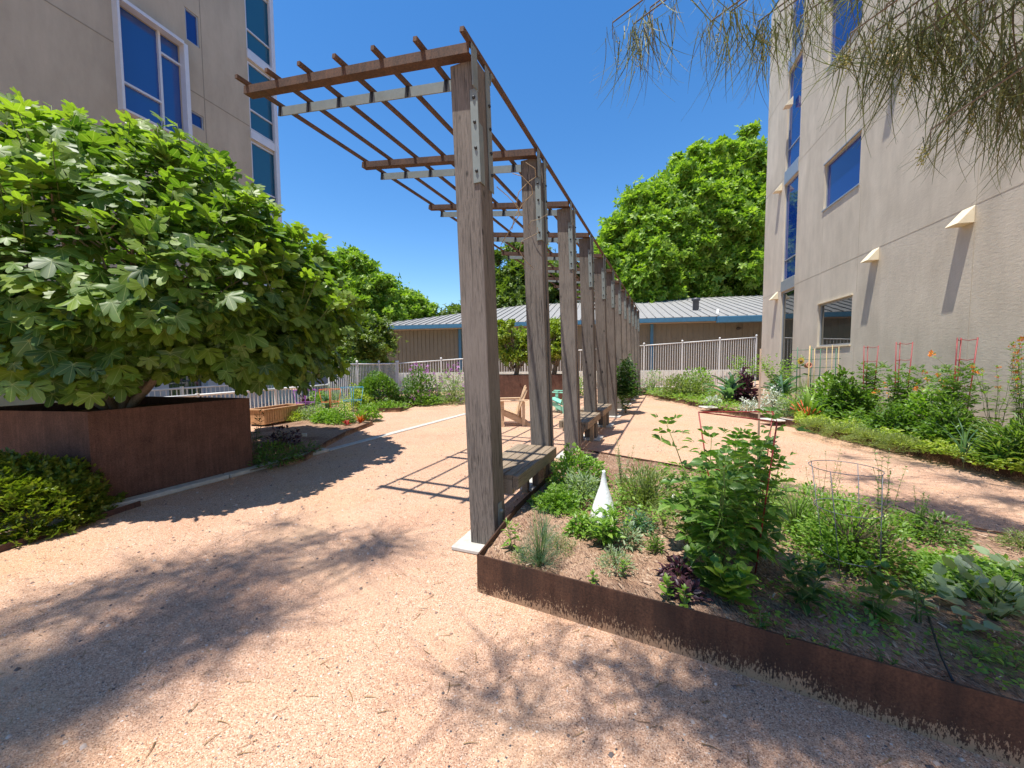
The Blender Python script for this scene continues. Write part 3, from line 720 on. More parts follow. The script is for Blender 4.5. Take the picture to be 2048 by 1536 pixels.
# ================================================================== PLANTERS, BEDS, CURBS
def slab_wall(mb, pts, z0, z1, th=.012, closed=False):
    n = len(pts)
    for i in range(n if closed else n-1):
        a, b = V2(pts[i]), V2(pts[(i+1) % n]); d = (b-a).normalized(); nn = Vector((-d.y, d.x, 0))*th
        e = d*.0
        mb.add([a-e, b+e, b+e+nn, a-e+nn] + [p+Vector((0,0,1)) for p in (a-e, b+e, b+e+nn, a-e+nn)], [(0,3,2,1),(4,5,6,7),(0,1,5,4),(1,2,6,5),(2,3,7,6),(3,0,4,7)])
        for k in range(8): mb.v[-8+k] = (mb.v[-8+k][0], mb.v[-8+k][1], z0 if k < 4 else z1)
def poly_surface(name, pts, z, m, amp=.03, step=.06, seed=1, kind='structure', mound=.0):
    """soil surface as a fine grid clipped to the polygon, gently uneven"""
    from mathutils.geometry import tessellate_polygon
    bm = bmesh.new(); vs = [bm.verts.new((p[0], p[1], z)) for p in pts]; bm.faces.new(vs)
    xs = [p[0] for p in pts]; ys = [p[1] for p in pts]
    for ax_, lo, hi in ((0, min(xs), max(xs)), (1, min(ys), max(ys))):
        c = lo+step
        while c < hi:
            no = (1, 0, 0) if ax_ == 0 else (0, 1, 0); co = (c, 0, 0) if ax_ == 0 else (0, c, 0)
            bmesh.ops.bisect_plane(bm, geom=bm.verts[:]+bm.edges[:]+bm.faces[:], plane_co=co, plane_no=no); c += step
    from mathutils import noise as mn
    for v in bm.verts:
        if not v.is_boundary: v.co.z += amp*mn.fractal(Vector((v.co.x*3+seed, v.co.y*3, 0)), .8, 2.1, 4) + amp*.25*mn.noise(Vector((v.co.x*17, v.co.y*17, seed)))
    me = bpy.data.meshes.new(name); bm.normal_update(); bm.to_mesh(me); bm.free()
    me.polygons.foreach_set('use_smooth', [True]*len(me.polygons))
    o = mesh_obj(name, me, m); tag(o, kind=kind); return o

# foreground raised bed
fb = [(-.25, 2.62), (.02, 3.5), (.60, 4.95), (1.0, 6.0), (2.1, 5.02), (2.7, 4.22), (3.62, 3.15), (4.4, 2.4), (4.6, .9), (2.6, 1.15), (1.97, 1.43), (1.0, 1.98)]
s = MB(); slab_wall(s, [fb[2], fb[1], fb[0], fb[11], fb[10], fb[9], fb[8]], 0, .265); 
FBE = tag(s.build('bed_edging', CORTEN_BED), 'rusty steel edging with a sharp corner around the foreground vegetable bed', 'edging')
s = MB(); slab_wall(s, [fb[8], fb[7], fb[6], fb[5], fb[4], fb[3], fb[2]], 0, .24)
tag(s.build('bed_edging', CORTEN_BED), 'low rusty edging along the far side of the foreground bed beside the path', 'edging')
poly_surface('garden_soil', fb, .215, SOIL, .018, .07, 3)
# right bed
rbp = [(6.02, 17.64), (6.23, 12.91), (6.34, 10.35), (6.54, 8.82), (6.53, 7.49), (6.56, 6.54), (6.52, 5.75), (6.53, 4.91), (6.6, 3.4), (6.9, 1.5)]
def rwall(yv): return 13.35-(21-yv)*RD[0]/RD[1]-.01
poly_surface('garden_soil', rbp + [(rwall(1.5), 1.5), (rwall(9), 9), (rwall(20.6), 20.6), (6.2, 20.6)], .12, SOIL, .03, .25, 7)
s = MB(); slab_wall(s, rbp[::-1], 0, .17)
tag(s.build('bed_edging', CORTEN_BED), 'long curving rusty edging of the bed in front of the stucco wall', 'edging')
# left beds
lb1 = [tuple(at(*p)[:2]) for p in ((500, 948), (560, 934), (612, 922), (652, 894), (692, 872), (746, 850), (728, 836), (640, 822), (600, 846), (510, 862))]
poly_surface('garden_soil', lb1, .05, SOIL, .02, .2, 11)
s = MB(); slab_wall(s, lb1[1:7], 0, .10); tag(s.build('bed_edging', CORTEN_BED), 'low rusty edging around the pointed bed of red chard and lettuce', 'edging')
lb2 = [tuple(at(*p)[:2]) for p in ((716, 826), (745, 825), (800, 824), (830, 812), (925, 801), (1000, 797), (1000, 790), (720, 795))]
poly_surface('garden_soil', lb2, .05, SOIL, .02, .25, 13)
s = MB(); slab_wall(s, lb2[:6], 0, .13); tag(s.build('bed_edging', CORTEN_BED), 'low rusty edging under the big round bushes by the white fence', 'edging')
# concrete curb strip and thin steel strip
a, b = at(88, 1053), at(932, 828); d = (b-a).normalized(); nn = Vector((d.y, -d.x, 0))
s = MB()
for k in range(5):
    p, q = a + (b-a)*(k/5), a + (b-a)*((k+1)/5)-d*.012
    s.add([p-nn*.08, p+nn*.08, q+nn*.08, q-nn*.08] + [v+Vector((0,0,.055 if k < 2 else .02)) for v in (p-nn*.08, p+nn*.08, q+nn*.08, q-nn*.08)], [(0,3,2,1),(4,5,6,7),(0,1,5,4),(1,2,6,5),(2,3,7,6),(3,0,4,7)])
tag(s.build('concrete_curb', CONC, bevel=.012), 'long pale concrete curb strip crossing the pink gravel beside the fig planter', 'curb')
a2, b2 = at(-420, 1245), at(282, 1012)
s = MB(); slab_wall(s, [tuple(a2[:2]), tuple(b2[:2])], 0, .06); tag(s.build('steel_strip', corten('edging_dark', (.07, .035, .03), (.12, .06, .045))), 'thin dark steel edging strip in the gravel at lower left', 'edging')
# fig planter
fc = [(-4.62, 4.23), (-3.87, 5.74), (-5.75, 6.15), (-6.50, 4.50)]
def planter(name, label, pts, h, m, soil_z, th=.02):
    p = thing(name, label, 'planter', (pts[0][0], pts[0][1], 0))
    s = MB(); n = len(pts); cx = sum(q[0] for q in pts)/n; cy = sum(q[1] for q in pts)/n
    inn = [(q[0]+(cx-q[0])*th, q[1]+(cy-q[1])*th) for q in pts]
    vs = [(*q, 0) for q in pts]+[(*q, h) for q in pts]+[(*q, h) for q in inn]+[(*q, soil_z) for q in inn]
    fs = []
    for i in range(n):
        k = (i+1) % n; fs += [(i, k, n+k, n+i), (n+i, n+k, 2*n+k, 2*n+i), (2*n+i, 2*n+k, 3*n+k, 3*n+i)]
    s.add(vs, fs); s.build('box', m, p)
    s = MB(); s.add([(*q, soil_z+.003) for q in inn], [tuple(range(n))]); s.build('soil', SOIL, p)
    return p
planter('steel_planter', 'large square rusty steel planter under the fig tree', fc, 1.075, CORTEN, .95)
fp = [(-1.5, 15.9), (2.4, 16.0), (2.4, 17.2), (-1.5, 17.1)]
planter('steel_planter', 'long rusty steel planter holding citrus trees behind the pergola', fp, 1.0, CORTEN, .9)
# cedar planter box
cb = thing('planter_box', 'orange cedar planter box with vertical slats in front of the white railing', 'planter', (-6.15, 9.6, 0))
q0, q1 = Vector((-6.13, 9.62, 0)), Vector((-5.82, 10.85, 0)); d = (q1-q0).normalized(); lf = Vector((-d.y, d.x, 0)); lng = (q1-q0).length
CM = Matrix.Translation(q0) @ Matrix(((d.x, lf.x, 0), (d.y, lf.y, 0), (0, 0, 1))).to_4x4()
s = MB(); n = 17
for k in range(n): s.box(lng*k/n+.007, lng*(k+1)/n-.007, 0, .02, .06, .40)
for k in range(7): s.box(-.001, .02, .021+.069*k, .021+.069*k+.062, .06, .40); s.box(lng-.02, lng+.001, .021+.069*k, .021+.069*k+.062, .06, .40)
for k in range(n): s.box(lng*k/n+.004, lng*(k+1)/n-.004, .50, .52, .06, .40)
s.build('slats', CEDAR, cb, CM)
s = MB(); s.box(-.03, lng+.03, -.03, .045, .402, .43); s.box(-.03, lng+.03, .475, .55, .402, .43); s.box(-.03, .045, .0452, .4748, .402, .43); s.box(lng-.045, lng+.03, .0452, .4748, .402, .43)
s.build('rim', CEDAR, cb, CM)
s = MB(); s.box(-.012, lng+.012, -.012, -.001, .06, .10); s.box(.0, lng, .03, .49, .05, .058); s.build('base_board', CEDAR, cb, CM)
s = MB(); s.box(.03, lng-.03, .03, .49, .3, .33); s.build('soil', SOIL, cb, CM)
for xx in (.05, lng-.11):
    s = MB(); s.box(xx, xx+.06, .05, .47, 0, .05); s.build('foot', DARKM, cb, CM)

# adirondack chairs
def adirondack(label, loc, rz, m):
    c = thing('garden_chair', label, 'chair', loc, 'slatted garden armchairs'); Mx = Matrix.Translation(loc) @ Matrix.Rotation(rz, 4, 'Z')
    # local: faces -x, y = width
    for s_ in (-1, 1):
        y = s_*.31
        s = MB(); s.box(-.33, -.24, y-.013, y+.013, 0, .62); s.build('front_leg', m, c, Mx)
        s = MB(); s.box(.20, .27, y-.013, y+.013, 0, .60); s.build('back_leg', m, c, Mx)
        s = MB(); s.box(-.38, .33, y-.065+.02*s_, y+.065+.02*s_, .622, .645); s.build('armrest', m, c, Mx)
        yy = s_*.27; s = MB()
        vs = [(-.34, .38), (-.30, .41), (.03, .27), (.42, .055), (.42, 0), (.30, 0), (0, .14), (-.33, .30)]
        n = len(vs); s.add([(x, yy-.014, z) for x, z in vs]+[(x, yy+.014, z) for x, z in vs], [tuple(range(n)), tuple(range(2*n-1, n-1, -1))]+[(i, n+i, n+(i+1) % n, (i+1) % n) for i in range(n)])
        s.build('seat_rail', m, c, Mx)
    s = MB()
    for k in range(7):
        x = -.31+.062*k; z = .405-.40*k*.062-.0; s.add([(x, -.255, z+.02), (x+.055, -.255, z-.003), (x+.055, .255, z-.003), (x, .255, z+.02)] + [(x, -.255, z+.035), (x+.055, -.255, z+.012), (x+.055, .255, z+.012), (x, .255, z+.035)], [(0,3,2,1),(4,5,6,7),(0,1,5,4),(1,2,6,5),(2,3,7,6),(3,0,4,7)])
    s.build('seat', m, c, Mx)
    s = MB()
    for k in range(5):
        y = -.22+.11*k; hh = .98-.035*abs(k-2)**1.6
        x0, z0_, x1, z1_ = .08, .24, .32, hh
        s.add([(x0, y-.048, z0_), (x0, y+.048, z0_), (x1, y+.055, z1_), (x1, y-.055, z1_)]+[(x0+.02, y-.048, z0_), (x0+.02, y+.048, z0_), (x1+.02, y+.055, z1_), (x1+.02, y-.055, z1_)], [(0,1,2,3),(4,7,6,5),(0,4,5,1),(1,5,6,2),(2,6,7,3),(3,7,4,0)])
    s.box(.225, .25, -.26, .26, .57, .62); s.build('backrest', m, c, Mx)
p = at(1025, 849); adirondack('tan wooden adirondack chair facing left behind the bench', (p.x, p.y, 0), .12, TEAK)
p = at(1122, 824); adirondack('mint green adirondack chair half hidden by the pergola posts', (p.x, p.y, 0), -.55, MINT)

# ================================================================== VEGETATION
def rng(seed): return np.random.default_rng(seed)
def unit(v): return v/np.maximum(1e-9, np.linalg.norm(v, axis=-1, keepdims=True))
def dome_leaves(r, n, rx, ry, h, T, ls, up=.6, shell=.35, zmin=.08, jit=.6, droop=.0, lump=.18):
    """leaf groups over a lumpy dome with base at z=0"""
    d = unit(r.normal(size=(n, 3))); d[:, 2] = np.abs(d[:, 2])*1.0 - .12
    k = 1 - np.abs(r.normal(size=n))*shell; k = np.clip(k, .15, 1.06)
    ph = r.uniform(0, 6.28, 3)
    lm = 1 + lump*(np.sin(5*d[:, 0]+ph[0])*np.cos(4*d[:, 1]+ph[1]) + .6*np.sin(9*d[:, 2]+ph[2]+4*d[:, 0]))
    p = d*np.stack([rx*lm*k, ry*lm*k, h*lm*k], 1); p[:, 2] = np.maximum(p[:, 2], h*zmin*r.uniform(.3, 1.5, n))
    yd = unit(d*np.array([1, 1, .5]) + r.normal(size=(n, 3))*jit*.6 + np.array([0, 0, up*.35-droop]))
    un = unit(d*.5 + np.array([0, 0, 1.0]) + r.normal(size=(n, 3))*jit*.45)
    return (T, p, yd, un, ls*r.uniform(.55, 1.2, n))
def stems_mb(r, base, n, rx, ry, h, r0=.004, curve=.3):
    s = MB()
    for i in range(n):
        a = r.uniform(0, 6.28); q = r.uniform(.2, .85); tip = Vector((math.cos(a)*rx*q, math.sin(a)*ry*q, h*r.uniform(.55, .95)))
        mid = Vector((tip.x*.35, tip.y*.35, tip.z*.55)); s.tube([Vector((math.cos(a)*.01, math.sin(a)*.01, -.02)), mid, tip], r0, 4, r0*.4)
    return s
def bush(name, label, loc, h, rx, n, T, ls, m, ry=None, group=None, cat='plant', seed=1, stems=8, stem_m=None, flowers=None, **kw):
    r = rng(seed); ry = ry or rx; o = thing(name, label, cat, tuple(loc), group); Mx = Matrix.Translation(loc)
    leaves('foliage', [dome_leaves(r, n, rx, ry, h, T, ls, **kw)], m, o, Mx)
    if stems: stems_mb(r, loc, stems, rx, ry, h, .0025+h*.006).build('stems', stem_m or STEM, o, Mx)
    if flowers:
        fm, fn, fs = flowers; d = unit(r.normal(size=(fn, 3))); d[:, 2] = np.abs(d[:, 2])+.1; d = unit(d)
        p = d*np.array([rx, ry, h])*r.uniform(.9, 1.12, (fn, 1))
        leaves('flowers', [(CLUMP, p, unit(r.normal(size=(fn, 3))+np.array([0, 0, .4])), unit(r.normal(size=(fn, 3))), fs*r.uniform(.6, 1.2, fn))], fm, o, Mx)
    return o
def stalky(name, label, loc, h, spread, ns, T, ls, m, pairs=6, group=None, seed=1, stem_m=None, lean=(0, 0), droop=.25, start=.15, taper=.5, opp=True, flowers=None, r0=.004, cat='plant', bend=.5):
    """visible stems carrying leaves in pairs"""
    r = rng(seed); o = thing(name, label, cat, tuple(loc), group); Mx = Matrix.Translation(loc); s = MB(); P = []; Y = []; U = []; S = []; tips = []
    for i in range(ns):
        a = r.uniform(0, 6.28) if ns > 1 else 0; q = spread*(r.uniform(.35, 1) if ns > 1 else 0); hh = h*r.uniform(.7, 1.05) if ns > 1 else h
        tip = Vector((math.cos(a)*q+lean[0]*hh, math.sin(a)*q+lean[1]*hh, hh)); b0 = Vector((math.cos(a)*.012, math.sin(a)*.012, -.02))
        pts = []
        for k in range(7):
            u = k/6; x = Vector((tip.x*u**(1+bend), tip.y*u**(1+bend), tip.z*u)) + b0*(1-u) + Vector(r.normal(size=3)*.008*h*(1 if 0 < k else 0))
            pts.append(x)
        s.tube(pts, r0, 5, r0*.35); tips.append(pts[-1]); a0 = r.uniform(0, 3.14)
        for k in range(pairs):
            u = start+(1-start)*(k+.5)/pairs; j = min(5, int(u*6)); f = u*6-j; c = pts[j].lerp(pts[j+1], f); a0 += 1.57 + r.uniform(-.3, .3)
            for sg in ((0, math.pi) if opp else (r.uniform(0, 6.28),)):
                an = a0+sg+r.uniform(-.25, .25); el = (.55-droop*2*(1-u)) + r.uniform(-.25, .25)
                d_ = Vector((math.cos(an)*math.cos(el), math.sin(an)*math.cos(el), math.sin(el)))
                P.append(c); Y.append(d_); U.append(Vector((0, 0, 1))+Vector(r.normal(size=3)*.2)); S.append(ls*(1-taper*abs(u-.45)*1.3)*r.uniform(.7, 1.15))
        for q2 in range(3):
            an = a0+q2*2.1; P.append(pts[-1]); Y.append(Vector((math.cos(an)*.6, math.sin(an)*.6, .8))); U.append(Vector((math.cos(an+3.1), math.sin(an+3.1), .9))); S.append(ls*.5)
    s.build('stems', stem_m or STEM, o, Mx)
    leaves('foliage', [(T, [tuple(v) for v in P], [tuple(v) for v in Y], [tuple(v) for v in U], S)], m, o, Mx)
    if flowers:
        fm, fs, per = flowers; pp = []
        for t_ in tips:
            for _ in range(per): pp.append(tuple(t_ + Vector(r.normal(size=3)*fs*.6)))
        nfl = len(pp); leaves('flowers', [(CLUMP, pp, unit(r.normal(size=(nfl, 3))), unit(r.normal(size=(nfl, 3))), fs*r.uniform(.5, 1.1, nfl))], fm, o, Mx)
    return o
def rosette(name, label, loc, n, T, ls, m, el=(.5, 1.3), seed=1, group=None, stalk=None, cat='plant'):
    r = rng(seed); a = r.uniform(0, 6.28, n); e = r.uniform(el[0], el[1], n)
    Y = np.stack([np.cos(a)*np.cos(e), np.sin(a)*np.cos(e), np.sin(e)], 1); U = np.stack([-np.cos(a)*np.sin(e), -np.sin(a)*np.sin(e), np.cos(e)], 1) + r.normal(size=(n, 3))*.12
    S = ls*r.uniform(.6, 1.1, n); Mx = Matrix.Translation(loc); P = np.stack([np.cos(a)*.015, np.sin(a)*.015, np.zeros(n)], 1)
    if not stalk:
        me = leaves_mesh(name, [(T, P, Y, U, S)]); return tag(mesh_obj(name, me, m, Mx), label, cat, group)
    o = thing(name, label, cat, tuple(loc), group); sm, sl, sr = stalk; s = MB(); P2 = P + Y*sl[:, None] if hasattr(sl, 'shape') else P + Y*sl
    for i in range(n): s.tube([tuple(P[i]), tuple(P[i]+(P2[i]-P[i])*.5+np.array([0, 0, .01])), tuple(P2[i]+Y[i]*S[i]*.35)], sr, 5, sr*.4)
    s.build('stalks', sm, o, Mx); leaves('foliage', [(T, P2, Y, U, S)], m, o, Mx); return o
def inpoly(x, y, poly):
    c = np.zeros(len(x), bool); n = len(poly)
    for i in range(n):
        x1, y1 = poly[i][:2]; x2, y2 = poly[(i+1) % n][:2]
        k = ((y1 > y) != (y2 > y)) & (x < (x2-x1)*(y-y1)/((y2-y1) or 1e-9)+x1); c ^= k
    return c
def carpet(name, label, poly, z, h, n, T, ls, m, seed=1, cat='ground cover', flat=.6, clumpy=.5, kind='stuff'):
    r = rng(seed); xs = [p[0] for p in poly]; ys = [p[1] for p in poly]; x = r.uniform(min(xs), max(xs), n*3); y = r.uniform(min(ys), max(ys), n*3); k = inpoly(x, y, poly)
    x, y = x[k], y[k]; f = .5+.5*np.sin(x*9+seed)*np.sin(y*8+2*seed)+.25*np.sin(x*23)*np.cos(y*19); keep = r.uniform(0, 1, len(x)) < (1-clumpy)+clumpy*f
    x, y, f = x[keep][:n], y[keep][:n], f[keep][:n]; k = len(x)
    zz = z + h*np.clip(.25+.75*f, .1, 1.3)*r.uniform(.25, 1, k)
    Y = unit(np.stack([r.normal(size=k), r.normal(size=k), r.uniform(-.1, 1-flat, k)*2], 1)); U = unit(np.stack([r.normal(size=k)*.35, r.normal(size=k)*.35, np.ones(k)], 1))
    o = mesh_obj(name, leaves_mesh(name, [(T, np.stack([x, y, zz], 1), Y, U, ls*r.uniform(.5, 1.2, k))]), m)
    return tag(o, label, cat, kind=kind)

G1 = leafmat('leaf_mid_green', [(.05, .12, .018), (.08, .17, .025), (.12, .22, .035)], veins=1)
G2 = leafmat('leaf_bright_green', [(.11, .22, .03), (.17, .30, .04), (.24, .36, .06)])
G3 = leafmat('leaf_dark_green', [(.025, .075, .02), (.04, .11, .028), (.07, .15, .035)], veins=1)
GL = leafmat('leaf_lime', [(.18, .28, .04), (.30, .38, .055), (.42, .46, .09)])
GBS = leafmat('leaf_blue_green', [(.06, .14, .09), (.10, .20, .12), (.16, .27, .18)])
GSV = leafmat('leaf_silver', [(.38, .42, .38), (.52, .55, .50), (.62, .64, .60)], trans=.15)
GSG = leafmat('leaf_sage', [(.17, .24, .13), (.24, .32, .18), (.32, .38, .25)])
GPU = leafmat('leaf_purple', [(.035, .018, .028), (.07, .03, .045), (.12, .05, .06)], trans=.2, tcol=(1.6, .8, 1.2))
GRD = leafmat('leaf_red', [(.30, .03, .03), (.45, .06, .04)], tcol=(1.6, .8, .6))
GYB = leafmat('leaf_dry', [(.18, .11, .05), (.30, .20, .08)], trans=.15)
GTM = leafmat('leaf_tomato', [(.06, .14, .02), (.09, .20, .03), (.13, .25, .04), (.18, .29, .06)], veins=1)
GTH = leafmat('leaf_thyme', [(.12, .17, .05), (.18, .235, .075), (.24, .28, .11)])
FLO = leafmat('flower_orange', [(.75, .22, .03), (.9, .35, .04)], trans=.3, tcol=(1.2, .8, .4))
FLP = leafmat('flower_purple', [(.35, .12, .35), (.5, .25, .5)], trans=.3, tcol=(1.2, 1, 1.2))
STR = leafmat('stalk_red', [(.62, .05, .02), (.75, .16, .02)], trans=.1, tcol=(1, .5, .2))
GFG = leafmat('fig_leaf', [(.035, .085, .014), (.065, .135, .02), (.095, .18, .024), (.13, .225, .03), (.20, .28, .035)], rough=.46, trans=.34, veins=2, spec=.42)
GFGN = leafmat('fig_leaf_young', [(.15, .245, .03), (.22, .31, .04)], rough=.45, trans=.45, veins=2)
GTR = leafmat('tree_leaf', [(.125, .22, .025), (.19, .31, .033), (.26, .38, .048), (.34, .45, .075)], rough=.5, trans=.35)
GTD = leafmat('tree_leaf_dark', [(.08, .13, .02), (.12, .18, .026), (.17, .235, .035)], rough=.5, trans=.3)
GCT = leafmat('citrus_leaf', [(.12, .20, .02), (.22, .30, .03), (.34, .40, .05)], rough=.4, trans=.3)
GBX = leafmat('boxwood_leaf', [(.08, .13, .015), (.14, .19, .02), (.24, .28, .03)], rough=.4, trans=.3)
GWL = leafmat('willow_leaf', [(.07, .085, .035), (.11, .13, .05), (.17, .19, .08), (.11, .075, .045)], rough=.6, trans=.25)
GSD = leafmat('seed_pod', [(.30, .30, .08), (.46, .44, .14), (.55, .50, .22)], rough=.6, trans=.2)

# ---------------- fig tree
def fig_tree():
    r = rng(5); base = Vector((-5.25, 5.2, 1.0)); o = thing('fig_tree', 'broad fig tree with big lobed glossy leaves spilling over its rusty steel planter', 'tree', tuple(base))
    ctr = np.array([-5.42, 5.95, 2.30]); n = 10500
    d = unit(r.normal(size=(n, 3))); k = 1-np.abs(r.normal(size=n))*.13; k[:1500] = r.uniform(.45, .9, 1500)
    rad = np.where(d[:, 2:3] > 0, np.array([2.85, 2.75, 2.55]), np.array([2.75, 2.65, .85]))
    lump = 1+.05*np.sin(6*d[:, 0]+3*d[:, 1])+.05*np.sin(8*d[:, 1]-5*d[:, 2])+.035*np.sin(17*d[:, 0]+13*d[:, 2])
    # cone-ish shoulder: narrow the top
    p = ctr + d*rad*(k*lump)[:, None]
    tp = np.clip((p[:, 2]-2.4)/2.5, 0, 1); p[:, 0] = ctr[0]+(p[:, 0]-ctr[0])*(1-.12*tp)-.35*tp; p[:, 1] = ctr[1]+(p[:, 1]-ctr[1])*(1-.12*tp)
    low = p[:, 2] < 1.42; p[low, 2] = 1.42+r.uniform(-.12, .25, low.sum())
    hor = unit(np.stack([d[:, 0], d[:, 1], np.zeros(n)], 1)+r.normal(size=(n, 3))*.5)
    dn = np.where(d[:, 2] < .1, -.75, -.18); Y = unit(hor*.8+np.stack([np.zeros(n), np.zeros(n), dn+r.normal(size=n)*.25], 1))
    U = unit(d*.55+np.array([0, 0, .8])+r.normal(size=(n, 3))*.32); S = .20*r.uniform(.38, 1.2, n)
    sk = 1500; an = r.uniform(0, 6.283, sk); q = r.uniform(.45, 1.0, sk)**.6; bz = 1.38+r.uniform(0, .55, sk)+.12*np.sin(an*7)
    p[:sk] = np.stack([ctr[0]+np.cos(an)*2.6*q, ctr[1]+np.sin(an)*2.55*q, bz], 1); Y[:sk] = unit(np.stack([np.cos(an)*.6, np.sin(an)*.6, -.9+0*an], 1)+r.normal(size=(sk, 3))*.3); U[:sk] = unit(np.stack([np.cos(an), np.sin(an), .4+0*an], 1)+r.normal(size=(sk, 3))*.3)
    kind = r.integers(0, 3, n); yng = (r.uniform(0, 1, n) < .10) & (d[:, 2] > -.1) & (k > .93)
    gs = [(FIG[i], p[(kind == i) & ~yng], Y[(kind == i) & ~yng], U[(kind == i) & ~yng], S[(kind == i) & ~yng]) for i in range(3)]
    crown = leaves('crown', gs, GFG, o)
    # upright young shoots on the outside
    sh = MB(); P = []; YY = []; UU = []; SS = []
    for i in range(260):
        dd = unit(r.normal(size=3)); dd[2] = abs(dd[2])*1.0
        dd = unit(dd); q = ctr+dd*np.array([2.8, 2.7, 2.5])*r.uniform(.93, 1.0); tq = min(1, max(0, (q[2]-2.4)/2.5)); q[0] = ctr[0]+(q[0]-ctr[0])*(1-.12*tq)-.35*tq; q[1] = ctr[1]+(q[1]-ctr[1])*(1-.12*tq)
        g_ = unit(dd*.6+np.array([0, 0, .9])+r.normal(size=3)*.2); ln = r.uniform(.12, .42)
        sh.tube([q-g_*.25, q, q+g_*ln], .008, 5, .004)
        for j in range(5):
            c = q+g_*ln*(j+1)/5.2; an = j*2.4+r.uniform(0, .6); hd = np.array([math.cos(an), math.sin(an), r.uniform(.0, .7)+.1*j])
            P.append(c+unit(hd)*.03); YY.append(unit(hd)); UU.append(unit(g_+r.normal(size=3)*.3)); SS.append(.20*r.uniform(.5, 1.0)*(1.15-.1*j))
    leaves('young_leaves', [(FIG[1], p[yng], Y[yng], U[yng], S[yng]*.8), (FIG[0], P, YY, UU, SS)], GFGN, crown)
    # trunk and limbs
    s = MB(); bx = MB(); B0 = base
    for i, (a, lean, ln) in enumerate(((2.9, .75, 1.6), (-.5, .35, 1.9), (.5, .6, 2.0), (1.6, .5, 2.0), (-1.9, .75, 1.5), (3.9, .45, 1.9), (-.1, .9, 1.8), (-1.2, .55, 1.8))):
        dv = Vector((math.cos(a)*lean, math.sin(a)*lean, 1)).normalized(); pts = [B0+Vector((math.cos(a)*.06, math.sin(a)*.06, -.05))]
        for j in range(1, 6): pts.append(pts[0]+dv*ln*j/5+Vector((math.cos(a), math.sin(a), 0))*.10*math.sin(j*.8)+Vector(r.normal(size=3)*.03))
        s.tube(pts, .075-.004*i, 8, .03)
        for j in (2, 3, 4, 5):
            for _ in range(3):
                e = Vector(r.normal(size=3)); e.z = abs(e.z)*.5+.1; e = (e.normalized()*.7+dv*.5); st = pts[j]; bx.tube([st, st+e*.3, st+e*.6+Vector((0,0,-.05))+Vector(r.normal(size=3)*.05), st+e*.85+Vector((0,0,.0))], .018, 5, .007)
    s.build('trunk', BARKF, o); bx.build('branches', BARKF, o); sh.build('shoots', STEM, crown)
fig_tree()

# ---------------- big background trees
def tree(name, label, loc, H, RX, RY, z0, m, seed, n_blob=120, per=420, ls=.42, br=(1.2, 2.3), group=None, trunk=True, topk=1.0, squash=1.0):
    r = rng(seed); o = thing(name, label, 'tree', tuple(loc), group); Mx = Matrix.Translation(loc)
    hc = (H+z0)/2; hh = (H-z0)/2
    d = unit(r.normal(size=(n_blob, 3))); k = r.uniform(.35, 1, n_blob)**.45
    bp = d*k[:, None]*np.array([RX, RY, hh]); tz = (bp[:, 2]/hh+1)/2; bp[:, :2] *= (1-.35*np.clip(tz-.45, 0, 1)*topk)[:, None]; bp[:, 2] += hc
    rad = r.uniform(br[0], br[1], n_blob); sat = r.uniform(0, 1, n_blob) < .28
    bp[sat] = np.stack([d[sat, 0]*RX, d[sat, 1]*RY, d[sat, 2]*hh], 1)*r.uniform(.98, 1.16, (int(sat.sum()), 1)); bp[sat, 2] += hc; rad[sat] *= .42
    idx = np.repeat(np.arange(n_blob), np.where(sat, per//4, per)); n = len(idx); e = unit(r.normal(size=(n, 3))); kk = 1+r.normal(size=n)*.34-.16
    wob = 1+.30*np.sin(7*e[:, 0]+idx)*np.sin(6*e[:, 1]+2*idx)
    p = bp[idx] + e*rad[idx][:, None]*(kk*wob)[:, None]*np.array([1, 1, .72*squash])
    Y = unit(e*.7+r.normal(size=(n, 3))*.6); U = unit(e*.5+np.array([0, 0, .8])+r.normal(size=(n, 3))*.4)
    leaves('crown', [(CLUMP, p, Y, U, ls*r.uniform(.45, 1.1, n))], m, o, Mx)
    if trunk:
        s = MB(); tr = max(.12, H*.020); s.tube([(0, 0, -.1), (.1, 0, z0*.6), (0, .1, hc)], tr, 9, tr*.55)
        for i in range(min(n_blob, 36)):
            b = Vector(bp[i]); a = Vector((0, .05, min(hc, max(z0*.5, b.z*.55)))); s.tube([a, a.lerp(b, .5)+Vector((0, 0, -.3)), b], tr*.32, 5, .03)
        s.build('trunk', BARK, o, Mx)
    return o
tree('shade_tree', 'tallest tree, a huge bright green one behind the metal building and beside the stucco building', (26.0, 47, 0), 26.0, 9.0, 7, 5, GTR, 21, 430, 300, .60, (.9, 1.9), topk=1.2)
tree('shade_tree', 'broad green tree forming the lower left shoulder of the tallest tree', (14.6, 45, 0), 20.0, 4.8, 5, 3, GTR, 22, 240, 300, .58, (.8, 1.7))
tree('shade_tree', 'middle shoulder of green crown between the two halves of the tallest tree group', (19.0, 46, 0), 23.0, 4.6, 5, 5, GTR, 20, 170, 300, .58, (.8, 1.7))
tree('shade_tree', 'rounded dark tree seen between the first pergola posts above the roof', (1.6, 50, 0), 15.5, 4.6, 4, 4, GTD, 23, 60, 420, .6, (1.1, 2.0))
tree('shade_tree', 'green tree seen above the roof between the second and third pergola posts', (5.9, 48, 0), 13.8, 3.6, 4, 3, GTD, 24, 45, 420, .6, (1.0, 1.9))
tree('shade_tree', 'tall green tree rising behind the right edge of the fig crown', (-17.5, 42, 0), 12.3, 5.2, 4.5, 1.5, GTR, 25, 170, 300, .5, (.7, 1.5))
tree('shade_tree', 'dark green tree stepping down toward the left end of the metal roof', (-12.6, 46, 0), 9.2, 3.8, 3.5, 1, GTR, 26, 110, 300, .48, (.7, 1.3))
